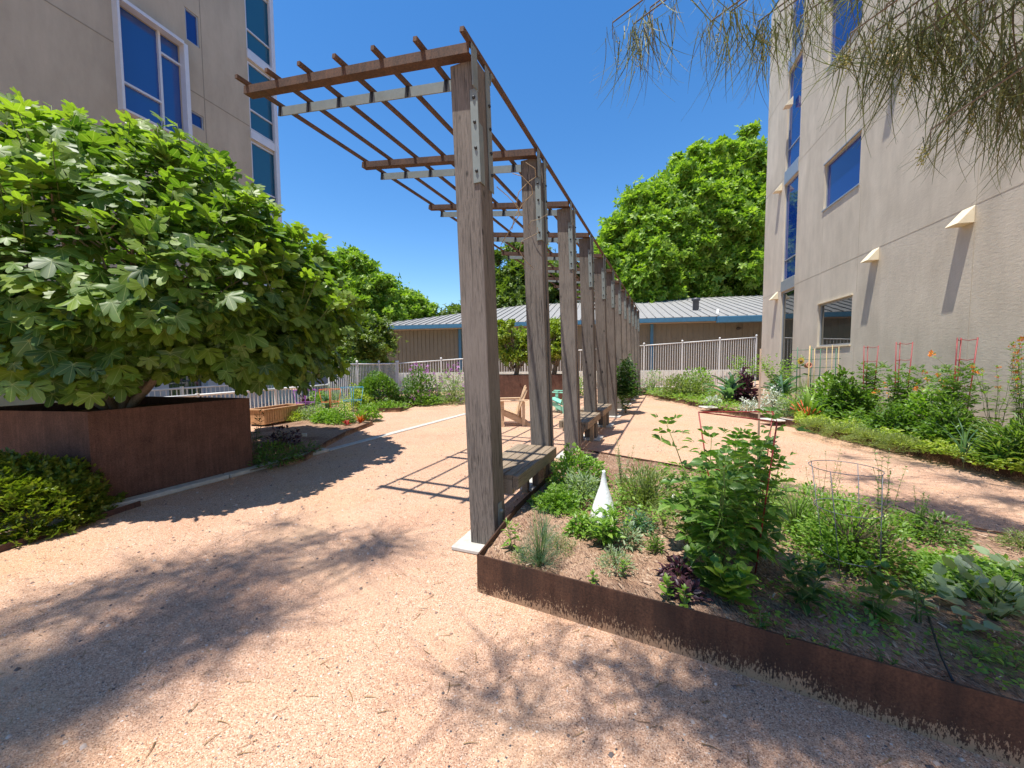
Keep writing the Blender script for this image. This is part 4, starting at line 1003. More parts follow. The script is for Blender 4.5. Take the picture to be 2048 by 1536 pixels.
tree('shade_tree', 'small round tree top just above the left end of the roof ridge', (-7.4, 50, 0), 8.6, 3.0, 3, 1, GTD, 27, 36, 380, .5, (.8, 1.5))
tree('shade_tree', 'distant small tree peeking over the roof left of the nearest post', (-3.6, 58, 0), 10.0, 2.4, 2.4, 2, GTD, 28, 26, 300, .5, (.8, 1.4))
tree('shade_tree', 'tree mass behind the fig tree between the two buildings', (-23, 40, 0), 12.5, 5, 4, .5, GTD, 29, 60, 380, .55, (1.1, 2.0))
tree('garden_tree', 'dark leafy shrub tree at the left end of the metal building', (-10.2, 27, 0), 4.4, 1.9, 1.8, -.8, GTD, 30, 44, 330, .26, (.6, 1.0), trunk=False)
bush('shrub', 'bright leafy vine shrub behind the white bar fence below the fig crown', (-7.0, 17.6, 0), 2.0, 1.1, 3600, SI, .13, G2, seed=31, cat='bush', shell=.45, ry=1.3)
tree('citrus_tree', 'yellow green citrus tree in the far steel planter between the first two posts', (.15, 16.5, .9), 2.4, .85, .6, .75, GCT, 32, 22, 190, .15, (.25, .45))
tree('citrus_tree', 'yellow green citrus tree in the far steel planter between the second and third posts', (1.75, 16.6, .9), 2.3, .75, .6, .75, GCT, 33, 20, 180, .15, (.25, .42))
# distant tree belt all round the horizon, one mass
def belt():
    r = rng(77); P = []; n = 9000; a = r.uniform(-1.6, 1.6, n); dist = r.uniform(88, 120, n); h = 6+3*np.sin(a*9)+2*np.sin(a*23)
    p = np.stack([np.sin(a)*dist, np.cos(a)*dist, r.uniform(0, 1, n)**.8*h], 1); Y = unit(r.normal(size=(n, 3))); U = unit(r.normal(size=(n, 3))+np.array([0, -.5, 1]))
    tag(mesh_obj('tree_belt', leaves_mesh('tree_belt', [(CLUMP, p, Y, U, 2.6*r.uniform(.5, 1.2, n))]), GTD), 'far off belt of trees on the horizon', 'trees', kind='stuff')
belt()

# ---------------- drooping tree overhead (trunk outside the frame on the right)
T_STR = T_blade(.018, .55, 6, .05)
def willow():
    r = rng(9); base = Vector((5.4, -.9, 0)); o = thing('drooping_tree', 'tree with thin drooping grey green leaves and seed clusters hanging in from the top right', 'tree', tuple(base))
    tr = MB(); tr.tube([base, base+Vector((-.1, .2, 1.6)), base+Vector((-.3, .5, 3.2)), base+Vector((-.6, .9, 5)), base+Vector((-1.2, 1.2, 7.5))], .17, 10, .06)
    tw = MB(); P = []; Y = []; U = []; S = []; SP_ = []
    hub = base+Vector((-.4, .6, 3.9))
    def bunch(px, py, dep, n, ln, wd=.13, seeds=0, tw_from=None):
        q = at_depth(px, py, dep); a = tw_from or hub
        mid = a.lerp(q, .55)+Vector((0, 0, .55)); pts = [a, mid, q+Vector((0, 0, .12)), q-Vector((0, 0, .04))]
        tw.tube(pts, .016, 5, .003)
        for i in range(int(n*(1.7 if px < 1650 else 1.05))):
            u = r.uniform(.0, 1); c = (pts[2].lerp(pts[3], u) if r.uniform() < .6 else mid.lerp(pts[2], r.uniform(.55, 1)))
            c = c+Vector(r.normal(size=3)*wd*.55); P.append(tuple(c)); Y.append((r.normal()*.30, r.normal()*.30, -1)); U.append(tuple(r.normal(size=3))); S.append(ln*r.uniform(.45, 1.15))
        for i in range(seeds):
            c = q+Vector((r.normal()*wd*.5, r.normal()*wd*.5, 0)); L_ = ln*r.uniform(.35, .7)
            for k in range(16): SP_.append(tuple(c+Vector((r.normal()*.012, r.normal()*.012, -L_*k/16-r.uniform(0, .02)))))
    for b in ((1268, 72, 4.2, 46, .60, .10, 5), (1300, 40, 4.2, 30, .55, .12, 2), (1225, 70, 4.2, 8, .55, .06), (1460, 50, 4.0, 60, .55, .17, 3), (1420, 70, 4.0, 26, .42, .10, 0), (1515, 70, 4.0, 55, .52, .13, 4),
              (1560, 50, 3.9, 46, .50, .14, 1), (1600, 60, 3.9, 36, .42, .12, 0), (1640, 40, 3.8, 18, .30, .12, 0),
              (1745, 95, 3.6, 70, .50, .14, 3), (1790, 90, 3.5, 85, .60, .16, 4), (1835, 100, 3.4, 80, .58, .17, 7), (1880, 90, 3.4, 80, .60, .17, 5), (1930, 110, 3.3, 85, .62, .18, 3), (1985, 150, 3.2, 80, .60, .18, 2),
              (2040, 170, 3.1, 95, .62, .18, 0), (1930, 215, 3.3, 60, .42, .13, 3), (2000, 240, 3.2, 60, .42, .14, 0), (2048, 260, 3.2, 60, .38, .14, 0), (1860, 290, 3.3, 22, .30, .06, 3), (1700, 95, 3.6, 22, .32, .09, 3), (2060, 90, 3.0, 60, .6, .2, 0),
              (1960, 60, 3.3, 70, .55, .2, 2), (1880, 30, 3.3, 60, .55, .2, 2), (1770, 40, 3.5, 50, .5, .2, 2)): bunch(*b)
    # high crown above and behind the camera: what throws the soft shade on the gravel
    def clump(px, py, h, rr, n, ln=.5):
        g_ = at(px, py); c = g_ + SUN*(h/SUN.z)
        for i in range(n):
            e = r.normal(size=3); e = e/np.linalg.norm(e)*rr*r.uniform(0, 1)**.4; P.append((c.x+e[0], c.y+e[1], c.z+e[2]*.6)); Y.append((r.normal(), r.normal(), r.normal()*.5-.2)); U.append(tuple(r.normal(size=3))); S.append(ln*r.uniform(.6, 1.5))
        tw.tube([c+Vector((rr*.5, -rr*.3, rr*.4)), c, c-Vector((rr*.5, -rr*.2, rr*.2))], .008, 4, .004)
    for c in CLUMPS: clump(*c)
    cr = leaves('crown', [(T_STR, P, Y, U, S)], GWL, o)
    SB = T_join([((np.array([(0,0,-1),(1,0,0),(0,1,0),(-1,0,0),(0,-1,0),(0,0,1)], float)*.5, [(0,2,1),(0,3,2),(0,4,3),(0,1,4),(5,1,2),(5,2,3),(5,3,4),(5,4,1)]), Matrix.Identity(4))])
    n = len(SP_); leaves('seed_clusters', [(SB, SP_, r.normal(size=(n, 3)), r.normal(size=(n, 3)), .015*r.uniform(.6, 1.3, n))], GSD, cr)
    tr.build('trunk', BARK, o); tw.build('branches', BARK, o)
CLUMPS = []
for (px, py, rr, n) in ((60, 1235, .30, 90), (200, 1190, .30, 90), (330, 1150, .28, 85), (450, 1130, .26, 70), (560, 1100, .22, 60), (560, 1050, .18, 36), (650, 1075, .16, 25),
                        (760, 1090, .24, 85), (700, 1112, .2, 50), (640, 1130, .16, 22),
                        (20, 1400, .40, 180), (130, 1370, .32, 130), (250, 1300, .34, 140), (340, 1225, .32, 120), (420, 1195, .30, 110), (480, 1240, .28, 100), (400, 1280, .26, 80), (530, 1150, .2, 50), (40, 1470, .4, 150), (-60, 1420, .5, 160),
                        (900, 1400, .08, 10), (985, 1385, .08, 9), (1010, 1310, .09, 10), (1120, 1250, .10, 9), (1240, 1340, .13, 18), (1320, 1380, .14, 24), (1200, 1440, .14, 24), (1420, 1420, .22, 70), (1520, 1380, .24, 90), (1620, 1420, .28, 130), (1560, 1330, .2, 60), (1060, 1420, .1, 12), (1170, 1330, .08, 8),
                        (1600, 1280, .2, 55), (1700, 1300, .24, 80), (1800, 1330, .28, 120), (1920, 1360, .3, 130), (2030, 1400, .32, 150), (1750, 1390, .3, 130), (1880, 1440, .34, 150), (1680, 1340, .2, 60), (1980, 1280, .2, 50), (1640, 1200, .14, 24), (1560, 1450, .12, 18),
                        (1760, 960, .20, 30), (1850, 930, .22, 34), (1930, 960, .24, 40), (2010, 1000, .26, 55), (1890, 1010, .24, 50), (1780, 1010, .18, 26), (2040, 930, .24, 40), (1700, 915, .16, 20), (1960, 905, .2, 24), (1980, 1060, .2, 40), (1850, 1090, .16, 24), (1720, 960, .12, 14), (2100, 980, .4, 80)):
    L_ = px < 900; P_ = py < 1110 and px > 1600; CLUMPS.append((px, py, 7.5 if L_ else 5.4, rr*(.92 if L_ else .8 if P_ else 1.0), int(n*(1.9 if L_ else 3.6 if P_ else 2.6))))
willow()

# ---------------- left foreground shrub
bush('boxwood', 'dense yellow green rounded shrub at the left edge in front of the steel planter', (-5.02, 3.72, 0), .78, .86, 5200, CLUMP, .055, GBX, ry=.8, cat='shrub', seed=41, stems=0, shell=.16, lump=.07, up=1.2)
# small bed between planter and path
bush('basil', 'green leafy herb clump just right of the steel fig planter', tuple(at(548, 925, .05)), .34, .40, 900, SI, .06, G1, seed=42, ry=.35)
bush('basil', 'dark purple basil behind the green herb clump by the steel fig planter', tuple(at(565, 893, .05)), .36, .34, 420, OV, .07, GPU, seed=43)
bush('herb', 'thin green plants at the tip of the small bed by the curb', tuple(at(612, 905, .05)), .22, .25, 260, SI, .05, G1, seed=44)
stalky('herb', 'leafy stem leaning against the right corner of the steel fig planter', tuple(at(512, 905, .05)), .75, .2, 4, OVN, .13, G3, 6, seed=45)
# left bed: lettuces, chard, kale, coloured cages
def row(name, label, pts, **kw):
    for i, (px, py) in enumerate(pts): pass
for i, (px, py, hh, rr, mm, T_, ls, lab) in enumerate((
    (500+95, 838, .14, .3, GL, SI, .05, 'low lime ground plant at the foot of the cedar planter box'),
    (628, 836, .26, .34, GSG, SI, .07, 'pale green lettuce clump just right of the cedar planter box'),
    (655, 842, .24, .32, G2, OV, .08, 'bright lettuce clump in the middle of the left bed'),
    (682, 845, .28, .3, G2, SI, .07, 'lettuce clump left of the dark red chard'),
    (640, 815, .42, .32, G2, SI, .08, 'leafy greens behind the lettuce in the left bed'),
    (672, 812, .46, .34, G2, FR, .20, 'feathery fennel under the orange cage'),
    (715, 818, .5, .38, GL, SI, .08, 'yellow green herb mound under the blue cage'),
    (738, 838, .3, .26, G2, SI, .07, 'low green herb at the pointed tip of the left bed'))):
    bush('lettuce' if 'lettuce' in lab else 'herb', lab, tuple(at(px, py, .06)), hh*1.6, rr*1.25, 1300, T_, ls, mm, seed=50+i)
bush('kale', 'dark purple kale beneath the purple cage beside the cedar planter', tuple(at(611, 828, .06)), .62, .22, 110, OV, .16, GPU, seed=61)
rosette('kale', 'blue green kale beneath the orange cage', tuple(at(655, 822, .06)), 26, KALE, .5, GBS, seed=62)
rosette('chard', 'dark red chard at the front of the left bed', tuple(at(694, 850, .06)), 16, OV, .14, GRD, seed=63)
rosette('chard', 'orange stalked chard near the tip of the left bed', tuple(at(721, 845, .06)), 14, OV, .2, G2, (.7, 1.4), 64, stalk=(STR, .16, .012))
def ring_cage(label, c, rad, h, m, legs=4, rings=(1.0, .55), r=.004, tilt=(0, 0), tri=False, tap=.55):
    o = thing('plant_cage', label, 'plant cage', tuple(c)); c = Vector(c); n = 3 if tri else 20
    def pt(a, z): k = tap+(1-tap)*z/h; return c+Vector((math.cos(a)*rad*k+tilt[0]*z, math.sin(a)*rad*k+tilt[1]*z, z))
    for z in rings:
        s = MB(); nn = 3 if tri else 20; s.tube([pt(6.283*k/nn+.5, z*h) for k in range(nn)], r, 6, closed=True); s.build('ring', m, o)
    for k in range(legs):
        s = MB(); a = 6.283*k/legs+.5; s.tube([pt(a, -.02), pt(a, h)], r, 6); s.build('leg', m, o)
    return o
PURW = plain('purple_wire', (.35, .10, .45), .5); ORW = plain('orange_wire', (.70, .14, .04), .5); BLW_ = plain('blue_wire', (.04, .30, .50), .5)
ring_cage('purple ring plant cage near the cedar planter', at(612, 836, .05), .28, .78, PURW, r=.007)
ring_cage('orange ring plant cage in the middle of the left bed', at(662, 834, .05), .28, .78, ORW, r=.007)
ring_cage('blue ring plant cage in front of the big round bush', at(706, 832, .05), .30, .82, BLW_, r=.007)
s = MB(); q = at(609, 873, .05); s.box(q.x-.05, q.x+.05, q.y-.01, q.y+.01, 0.02, .12, None); tag(s.build('plant_label', PLAST), 'small white plastic plant label in the small bed by the curb', 'label')
# big bushes along the left fence
bush('round_bush', 'big round dark green bush at the left end of the fence bed', tuple(at(757, 812, .05)), 1.3, .80, 6500, SI, .11, G1, seed=71, cat='bush', shell=.2, lump=.1)
bush('low_bush', 'low spreading light green plants along the front of the big round bush', tuple(at(775, 818, .05)), .32, .75, 900, SI, .08, G2, seed=72, ry=.4)
bush('flowering_bush', 'green bush dotted with purple flowers next to the big round bush', tuple(at(838, 806, .05)), 1.4, .74, 3600, SI, .11, G1, seed=73, cat='bush', flowers=(FLP, 50, .09))
bush('low_bush', 'low bright bush below the purple flowering bush', tuple(at(855, 808, .05)), .5, .6, 700, SI, .09, G2, seed=74)
stalky('tall_herb', 'tall thin green stems between the two purple flowering bushes', tuple(at(880, 802, .05)), 1.3, .5, 14, SIN, .12, G2, 9, seed=75)
bush('flowering_bush', 'mauve flowering bush partly hidden behind the nearest post', tuple(at(908, 803, .05)), 1.35, .7, 1600, SIN, .14, GSG, seed=76, cat='bush', flowers=(FLP, 90, .09))
bush('low_bush', 'yellowish low plant at the foot of the mauve flowering bush', tuple(at(905, 806, .05)), .55, .55, 600, SI, .08, GTH, seed=77)
bush('low_bush', 'green bush seen between the third and fourth pergola posts', tuple(at(1160, 790, 0)), 1.0, .6, 700, SI, .11, G2, seed=78)

# vine on the pergola
vx = PF @ Vector((5.62*SP, -.15, 0))
bush('climbing_vine', 'leafy climbing vine with reddish shoots wrapped round the seventh pergola post', tuple(vx+Vector((0,0,.5))), 1.25, .34, 900, PIN2, .15, G3, seed=81, stems=0, cat='vine', shell=.5)
stalky('climbing_vine', 'loose vine stems reaching out low beside the vine covered post', tuple(vx), .9, .5, 9, PIN2, .14, G1, 6, seed=82, stem_m=STEMB, cat='vine')
s = MB(); r_ = rng(3)
for i in range(5):
    p0 = PF @ Vector((0.05+.35*i, -.02, 3.0+.25*(i % 3))); p = [p0]
    for k in range(6): p.append(p[-1]+Vector((.10*math.sin(k+i), .09, -.02*k+.03*math.cos(2*k+i))))
    s.tube(p, .004, 4)
tag(s.build('dry_vine', plain('dry_vine_stem', (.40, .32, .22), .8)), 'dry curled vine stems clinging high on the nearest posts', 'vine')

# ---------------- right bed
_fe = ((1290, 790), (1400, 815), (1500, 838), (1600, 858), (1700, 882), (1800, 905), (1900, 930), (2048, 965), (2200, 1000))
def RB(px, k, ptop, z=.12):
    """a spot k of the way from the wall foot to the front edging, and the height that reaches ptop"""
    a = 719.5+.22*(px-1250) if px > 1500 else 774+.03*(px-1290)
    for (x0, y0), (x1, y1) in zip(_fe, _fe[1:]):
        if x0 <= px <= x1: b = y0+(y1-y0)*(px-x0)/(x1-x0)
    py = a+(b-a)*k; p = at(px, py, z); return tuple(p), EYE+(719.5-ptop)/F_PX*p.y-z
def rbush(name, label, px, k, ptop, rpx, n, T, ls, m, **kw):
    p, h = RB(px, k, ptop); return bush(name, label, p, h, rpx/F_PX*p[1], n, T, ls, m, **kw)
def rstalk(name, label, px, k, ptop, rpx, ns, T, ls, m, pairs, **kw):
    p, h = RB(px, k, ptop); return stalky(name, label, p, h, rpx/F_PX*p[1], ns, T, ls, m, pairs, **kw)
rbush('shrub', 'small grey green shrub right at the far end of the pergola', 1306, .5, 738, 24, 500, SI, .13, GSG, seed=91, cat='bush')
rbush('shrub', 'wide reddish green shrub mound before the bar fence', 1368, .55, 742, 56, 2600, SI, .12, GTH, seed=92, cat='bush', ry=.8)
rbush('shrub', 'leafy bush topping the wide mound before the bar fence', 1395, .35, 732, 34, 1100, SI, .15, G2, seed=93, cat='bush')
rstalk('tall_herb', 'tall pale green plants reaching the fence beside the stucco building corner', 1488, .2, 716, 40, 34, SI, .17, G2, 10, seed=94)
rstalk('tall_herb', 'light green leafy stems in front of the tall narrow window', 1556, .25, 716, 42, 34, SI, .16, G2, 10, seed=95)
p, h = RB(1460, .55, 745); rosette('kale', 'long leaved grey green artichoke in the right bed', p, 46, KALE, 1.0, GBS, (.3, 1.35), 96)
rbush('kale', 'dark purple tall kale behind the dusty silver plants', 1490, .5, 738, 17, 500, OV, .19, GPU, seed=97)
p, h = RB(1562, .35, 745); rosette('kale', 'large blue green kale before the tall narrow window', p, 46, KALE, .95, GBS, (.4, 1.45), 98)
rbush('dusty_miller', 'silver leaved plant at the front left of the right bed', 1428, .72, 792, 20, 620, SI, .08, GSV, seed=99)
rbush('dusty_miller', 'taller silver leaved plant beneath the blue green kale', 1546, .6, 768, 24, 900, SI, .08, GSV, seed=100)
rbush('dusty_miller', 'low silver plant between the artichoke and the wooden stake', 1500, .72, 795, 22, 420, SI, .08, GSV, seed=101)
rbush('herb', 'grey green herb clump left of the red stalked chard', 1580, .65, 785, 28, 900, SI, .085, GSG, seed=102)
p, h = RB(1616, .62, 780); rosette('chard', 'red stalked chard with long green leaves in the right bed', p, 16, BLW, .55, G2, (.5, 1.3), 103, stalk=(STR, .30, .022))
rbush('shrub', 'dark leafy pepper bush at the foot of the leftmost red ladder', 1690, .42, 738, 44, 2800, OV, .12, G1, seed=104, cat='bush', shell=.3)
rbush('shrub', 'feathery green bush under the green wire trellis', 1608, .25, 750, 34, 1100, FR, .26, G2, seed=105, cat='bush')
rbush('shrub', 'bright green bush between the trellis and the leftmost red ladder', 1652, .3, 742, 34, 1300, SI, .14, G2, seed=106, cat='bush')
rstalk('tomato_plant', 'tomato plant inside the leftmost red ladder support', 1738, .22, 735, 24, 14, PIN, .24, GTM, 8, seed=107)
rstalk('tomato_plant', 'tomato plant inside the middle red ladder support', 1800, .3, 742, 30, 16, PIN, .23, GTM, 8, seed=108)
rbush('shrub', 'loose green bush between the middle and rightmost red ladders', 1852, .35, 770, 44, 1700, OV, .10, G2, seed=109, cat='bush')
rbush('shrub', 'leafy green mound in front of the middle red ladder', 1785, .55, 800, 44, 1500, OV, .09, G1, seed=141, cat='bush')
rstalk('tomato_plant', 'big tomato plant around the rightmost red ladder support', 1905, .4, 742, 44, 22, PIN, .20, GTM, 9, seed=110)
rbush('shrub', 'dense leafy base under the big rightmost tomato plant', 1900, .5, 790, 50, 1900, SI, .09, G1, seed=142, cat='bush')
rstalk('milkweed', 'arching milkweed stem with an orange flower tip over the rightmost ladder', 1962, .5, 712, 0, 1, OVN, .12, G1, 10, seed=111, lean=(-.52, .0), flowers=(FLO, .05, 7), bend=1.0)
rstalk('milkweed', 'tall milkweed crowded with orange flowers at the right edge', 2040, .5, 692, 34, 20, OVN, .12, G2, 10, seed=112, flowers=(FLO, .03, 4))
rstalk('milkweed', 'shorter milkweed with orange flowers left of the right edge', 1985, .35, 740, 36, 12, OVN, .12, G2, 8, seed=113, flowers=(FLO, .03, 3))
rstalk('milkweed', 'low orange flowered milkweed between two red ladders', 1765, .3, 775, 24, 8, OVN, .13, G2, 6, seed=114, flowers=(FLO, .04, 3))
rstalk('milkweed', 'orange flowered milkweed beside the wall left of the rightmost ladder', 1866, .25, 752, 30, 10, OVN, .14, G2, 7, seed=115, flowers=(FLO, .05, 4))
rbush('shrub', 'dark leafy clump beneath the orange flowers at the right edge', 2040, .62, 820, 60, 1800, SIN, .14, G1, seed=143, cat='bush')
p, h = RB(1928, .82, 850); rosette('onion', 'clump of blue green onion leaves in the lime ground cover', p, 20, BL, .62, GBS, (.8, 1.45), 116)
p, h = RB(1998, .75, 880); rosette('leek', 'dark arching leek leaves near the right edge', p, 30, BLW, .55, G3, (.3, 1.2), 117)
p, h = RB(1925, .97, 900); stalky('herb', 'bent onion stalk hanging over the bed edging', p, .35, 0, 1, SIN, .1, GSG, 2, seed=118, lean=(-.5, -.6))
for i, (px, rr, lab) in enumerate(((1636, .38, 'leftmost low thyme mound spilling over the bed edging'), (1690, .42, 'second low thyme mound along the bed edging'), (1745, .42, 'third low thyme mound along the bed edging'), (1797, .34, 'rightmost low thyme mound along the bed edging'))):
    bush('thyme', lab, RB(px, .9, 800)[0], .28, rr, 3000, SIN, .035, GTH, seed=120+i, stems=0, shell=.2, up=1.5, group='thyme mounds along the bed edging')
def strip_poly(k0, k1, x0, x1, n=8):
    xs = [x0+(x1-x0)*i/n for i in range(n+1)]
    return [RB(x, k1, 800)[0][:2] for x in xs] + [RB(x, k0, 800)[0][:2] for x in xs[::-1]]
carpet('lime_ground_cover', 'lime green ground cover along the front of the bed by the stucco wall', strip_poly(.5, .88, 1590, 2190), .12, .22, 9500, OV, .07, GL, 131)
carpet('green_undergrowth', 'mixed green undergrowth filling the back of the bed by the stucco wall', strip_poly(.08, .66, 1600, 2190), .12, .42, 7000, SI, .11, G1, 132, clumpy=.6)
carpet('green_undergrowth', 'low green undergrowth at the far end of the right bed', strip_poly(.3, .93, 1292, 1480, 6), .1, .28, 2200, SI, .12, G2, 133)
for px in (1425, 1556):
    q = Vector(RB(px, .85, 800)[0]); s = MB(); s.box(q.x-.35, q.x+.25, q.y-.2, q.y+.2, .10, .145)
    tag(s.build('stepping_stone', CONC, bevel=.02), 'pale stepping stone %s' % ('left of the artichoke' if px < 1500 else 'left of the red stalked chard'), 'stone')
# red ladder supports
def ladder(px, k, ptop, wpx, label, tilt=0.0):
    c, h = RB(px, k, ptop); c = Vector(c); dep = c.y; wd = wpx/F_PX*dep/2
    o = thing('tomato_ladder', label, 'plant support', tuple(c), 'red folding tomato supports')
    P3 = [(-wd, 0), (wd*.25, .12), (wd, -.02)]
    for x, y in P3:
        s = MB(); s.tube([c+Vector((x*.6, y*.6, 0)), c+Vector((x+tilt*h, y, h))], .009, 6); s.build('upright', REDW, o)
    for z in (.30, .55, .80, .985):
        s = MB(); pts = [c+Vector((x*(.6+.4*z)+tilt*h*z, y*(.6+.4*z), h*z)) for x, y in P3]
        s.tube([pts[0], pts[0].lerp(pts[1], .5)-Vector((0, 0, .02)), pts[1], pts[1].lerp(pts[2], .5)-Vector((0, 0, .02)), pts[2]], .006, 5); s.build('rung', REDW, o)
ladder(1733, .25, 695, 27, 'leftmost red wire ladder support against the stucco wall', .01)
ladder(1797, .3, 688, 31, 'middle red wire ladder support against the stucco wall', .01)
ladder(1912, .35, 680, 38, 'rightmost red wire ladder support, leaning slightly', .04)
# green trellis with bamboo canes
c = Vector(RB(1640, .15, 700)[0]); dep = c.y; k = dep/F_PX
tz = lambda py: (719.5-py)*k+EYE; tx = lambda px: (px-1024)*k
tr_ = thing('wire_trellis', 'dark green wire grid trellis with bamboo canes in front of the stucco wall', 'trellis', tuple(c))
for px, pt in ((1594, 697), (1622, 697), (1640, 700), (1671, 700)):
    s = MB(); s.tube([(tx(px), dep, .1), (tx(px), dep, tz(pt))], .013, 6); s.build('post', GREENW, tr_)
for py in (703, 722, 739, 755):
    s = MB(); s.tube([(tx(1584), dep+.015, tz(py)), (tx(1682), dep+.015, tz(py-2))], .008, 5); s.build('wire', GREENW, tr_)
for px, pt in ((1627, 700), (1651, 697), (1662, 693), (1675, 696)):
    s = MB(); s.tube([(tx(px)+.01, dep-.02, .1), (tx(px), dep-.02, tz(pt))], .012, 6, .009); s.build('cane', BAMBOO, tr_)
q, h = RB(1613, .5, 694)
s = MB(); s.tube([(q[0], q[1], .05), (q[0]+.02, q[1], h+.12)], .015, 7); tag(s.build('bamboo_cane', BAMBOO), 'single bamboo cane standing in front of the green trellis', 'cane')
# sunflower and little clay pot hung on the cane
q = at_depth(1600, 722, dep-.4); sf = thing('sunflower', 'yellow sunflower on a green stem before the green trellis', 'flower', (q.x, q.y, .1))
s = MB(); s.tube([(q.x+.05, q.y, .1), (q.x, q.y, q.z)], .01, 6); s.build('stem', STEM, sf)
r_ = rng(2); a = np.linspace(0, 6.2, 16); leaves('petals', [(OVN, np.tile([q.x, q.y-.02, q.z], (16, 1)), np.stack([np.cos(a), -.25*np.ones(16), np.sin(a)], 1), np.tile([0, -1, .2], (16, 1)), np.full(16, .12))], leafmat('petal_yellow', [(.8, .55, .03), (.9, .65, .05)], tcol=(1.1, 1, .4)), sf)
s = MB(); s.ball((q.x, q.y-.03, q.z), .05, .9); s.build('seed_head', STEMB, sf)
leaves('foliage', [(OV, [(q.x+.02, q.y, q.z-.15), (q.x+.03, q.y, q.z-.2), (q.x+.04, q.y, q.z-.4)], [(1, -.2, .25), (-1, -.2, -.1), (.8, -.4, 0)], [(0, -.5, 1)]*3, [.24, .2, .25])], G3, sf)
q = at_depth(1615, 731, dep-.5); s = MB(); s.lathe([(.0, 0), (.055, 0), (.075, .12), (.085, .12), (.085, .15), (.06, .15), (.05, .02), (0, .02)], (0, 0, -.07), 16)
tag(s.build('clay_pot', plain('terracotta', (.55, .24, .15), .8), None, Matrix.Translation(q) @ Matrix.Rotation(R(80), 4, 'X')), 'small round clay pot hanging sideways on the bamboo cane', 'pot')

# ---------------- foreground bed
ZS = .225
fa = lambda px, py: tuple(at(px, py, ZS))
bush('mint', 'bright green mint bush at the back corner of the foreground bed by the first bench', fa(1152, 975), .44, .32, 2600, OV, .045, G2, seed=201, shell=.25)
bush('parsley', 'curly bright parsley left of the white cone', fa(1112, 1012), .20, .24, 1300, CLUMP, .028, G2, seed=202, stems=0)
bush('herb', 'grey green grassy herb between the mint and the white cone', fa(1165, 1000), .30, .22, 900, SIN, .07, GSG, seed=203)
stalky('pepper_seedling', 'small pepper seedling beside the foot of the nearest post', fa(1025, 1098), .22, .05, 3, OVN, .085, G2, 4, seed=204, droop=.5)
bush('fennel', 'feathery blue green fennel near the front corner of the foreground bed', fa(1078, 1128), .38, .14, 800, FR, .09, GBS, seed=205, up=2.2, stems=14, shell=.6)
bush('fennel', 'smaller upright tuft of feathery fennel behind the first', fa(1088, 1080), .30, .11, 240, FR, .09, GBS, seed=206, up=2.2, stems=8, shell=.6)
bush('thyme', 'pale yellowish thyme tuft right of the feathery fennel', fa(1118, 1098), .12, .13, 800, SIN, .02, GTH, seed=207, stems=6)
bush('thyme', 'faint straw coloured tuft left of the feathery fennel', fa(1048, 1118), .10, .10, 260, SIN, .025, GTH, seed=208)
bush('herb', 'lime leaved lemon balm in front of the white cone', fa(1165, 1062), .16, .13, 420, OV, .045, G2, seed=209)
stalky('sage', 'long leaved green sage spreading in front of the white cone', fa(1205, 1085), .24, .20, 16, OVN, .12, G2, 5, seed=210)
bush('sage', 'small grey sage right of the white cone', fa(1255, 1085), .14, .12, 240, OVN, .05, GSG, seed=211)
bush('thyme', 'small grey thyme tuft at the centre front of the foreground bed', fa(1232, 1132), .13, .12, 500, SIN, .03, GSG, seed=212)
stalky('seedling', 'tiny bright seedling near the front edging', fa(1188, 1165), .07, .03, 2, OV, .05, G2, 2, seed=213)
stalky('seedling', 'tiny bright seedling by the grey thyme tuft', fa(1245, 1150), .09, .03, 2, OV, .055, G2, 2, seed=214)
bush('herb', 'wide feathery yellow green herb behind the white cone', fa(1290, 1010), .42, .30, 2200, SIN, .055, GTH, seed=215, stems=26, shell=.5, up=1.6)
bush('herb', 'fine green dill left of the big tomato plant', fa(1330, 1050), .20, .2, 800, FR, .06, G1, seed=216)
stalky('tall_herb', 'thin upright flowering stalks rising behind the white cone', fa(1245, 985), .52, .16, 7, SIN, .05, GSG, 10, seed=217)
stalky('tomato_plant', 'tallest tomato plant inside the red triangular cage', fa(1435, 1150), .98, .34, 9, PIND, .22, GTM, 7, bend=.25, start=.28, seed=318, r0=.007, droop=.35)
stalky('tomato_plant', 'second tomato plant leaning right of the red cage', fa(1510, 1120), .72, .34, 9, PIN2, .18, GTM, 6, seed=219, r0=.006, droop=.35)
stalky('tomato_plant', 'lower tomato growth left of the red cage', fa(1400, 1100), .50, .26, 12, PIN, .14, GTM, 7, seed=220, r0=.005)
ring_cage('red wire cage with a triangular top around the tallest tomato plant', at(1487, 1125, ZS-.02), .30, 1.02, REDW, legs=3, rings=(1.0, .62, .3), r=.0045, tri=True, tap=.45)
q = at(1512, 1085, ZS); s = MB(); s.tube([(q.x, q.y, .15), (q.x-.01, q.y, EYE+(720-700)/F_PX*q.y)], .009, 7, .006)
tag(s.build('wooden_stake', plain('weathered_stake', (.26, .18, .12), .85, 0, .3, 12)), 'thin weathered wooden stake behind the tallest tomato plant', 'stake')
bush('lettuce', 'small dark red lettuce in front of the tallest tomato plant', fa(1358, 1150), .11, .10, 170, OV, .05, GPU, seed=221)
bush('lettuce', 'low red lettuce near the front edging', fa(1372, 1190), .08, .09, 120, OV, .05, GPU, seed=222)
stalky('basil', 'large bright basil leaves at the centre front of the foreground bed', fa(1462, 1205), .20, .10, 6, OVR, .13, G2, 3, seed=223, droop=.1)
stalky('basil', 'big green basil clump under the tallest tomato plant', fa(1430, 1190), .26, .16, 7, OVR, .10, G1, 4, seed=224)
stalky('basil', 'young bright basil by the steel edging left of the centre', fa(1338, 1200), .12, .04, 2, OV, .085, G2, 2, seed=225, droop=.0)
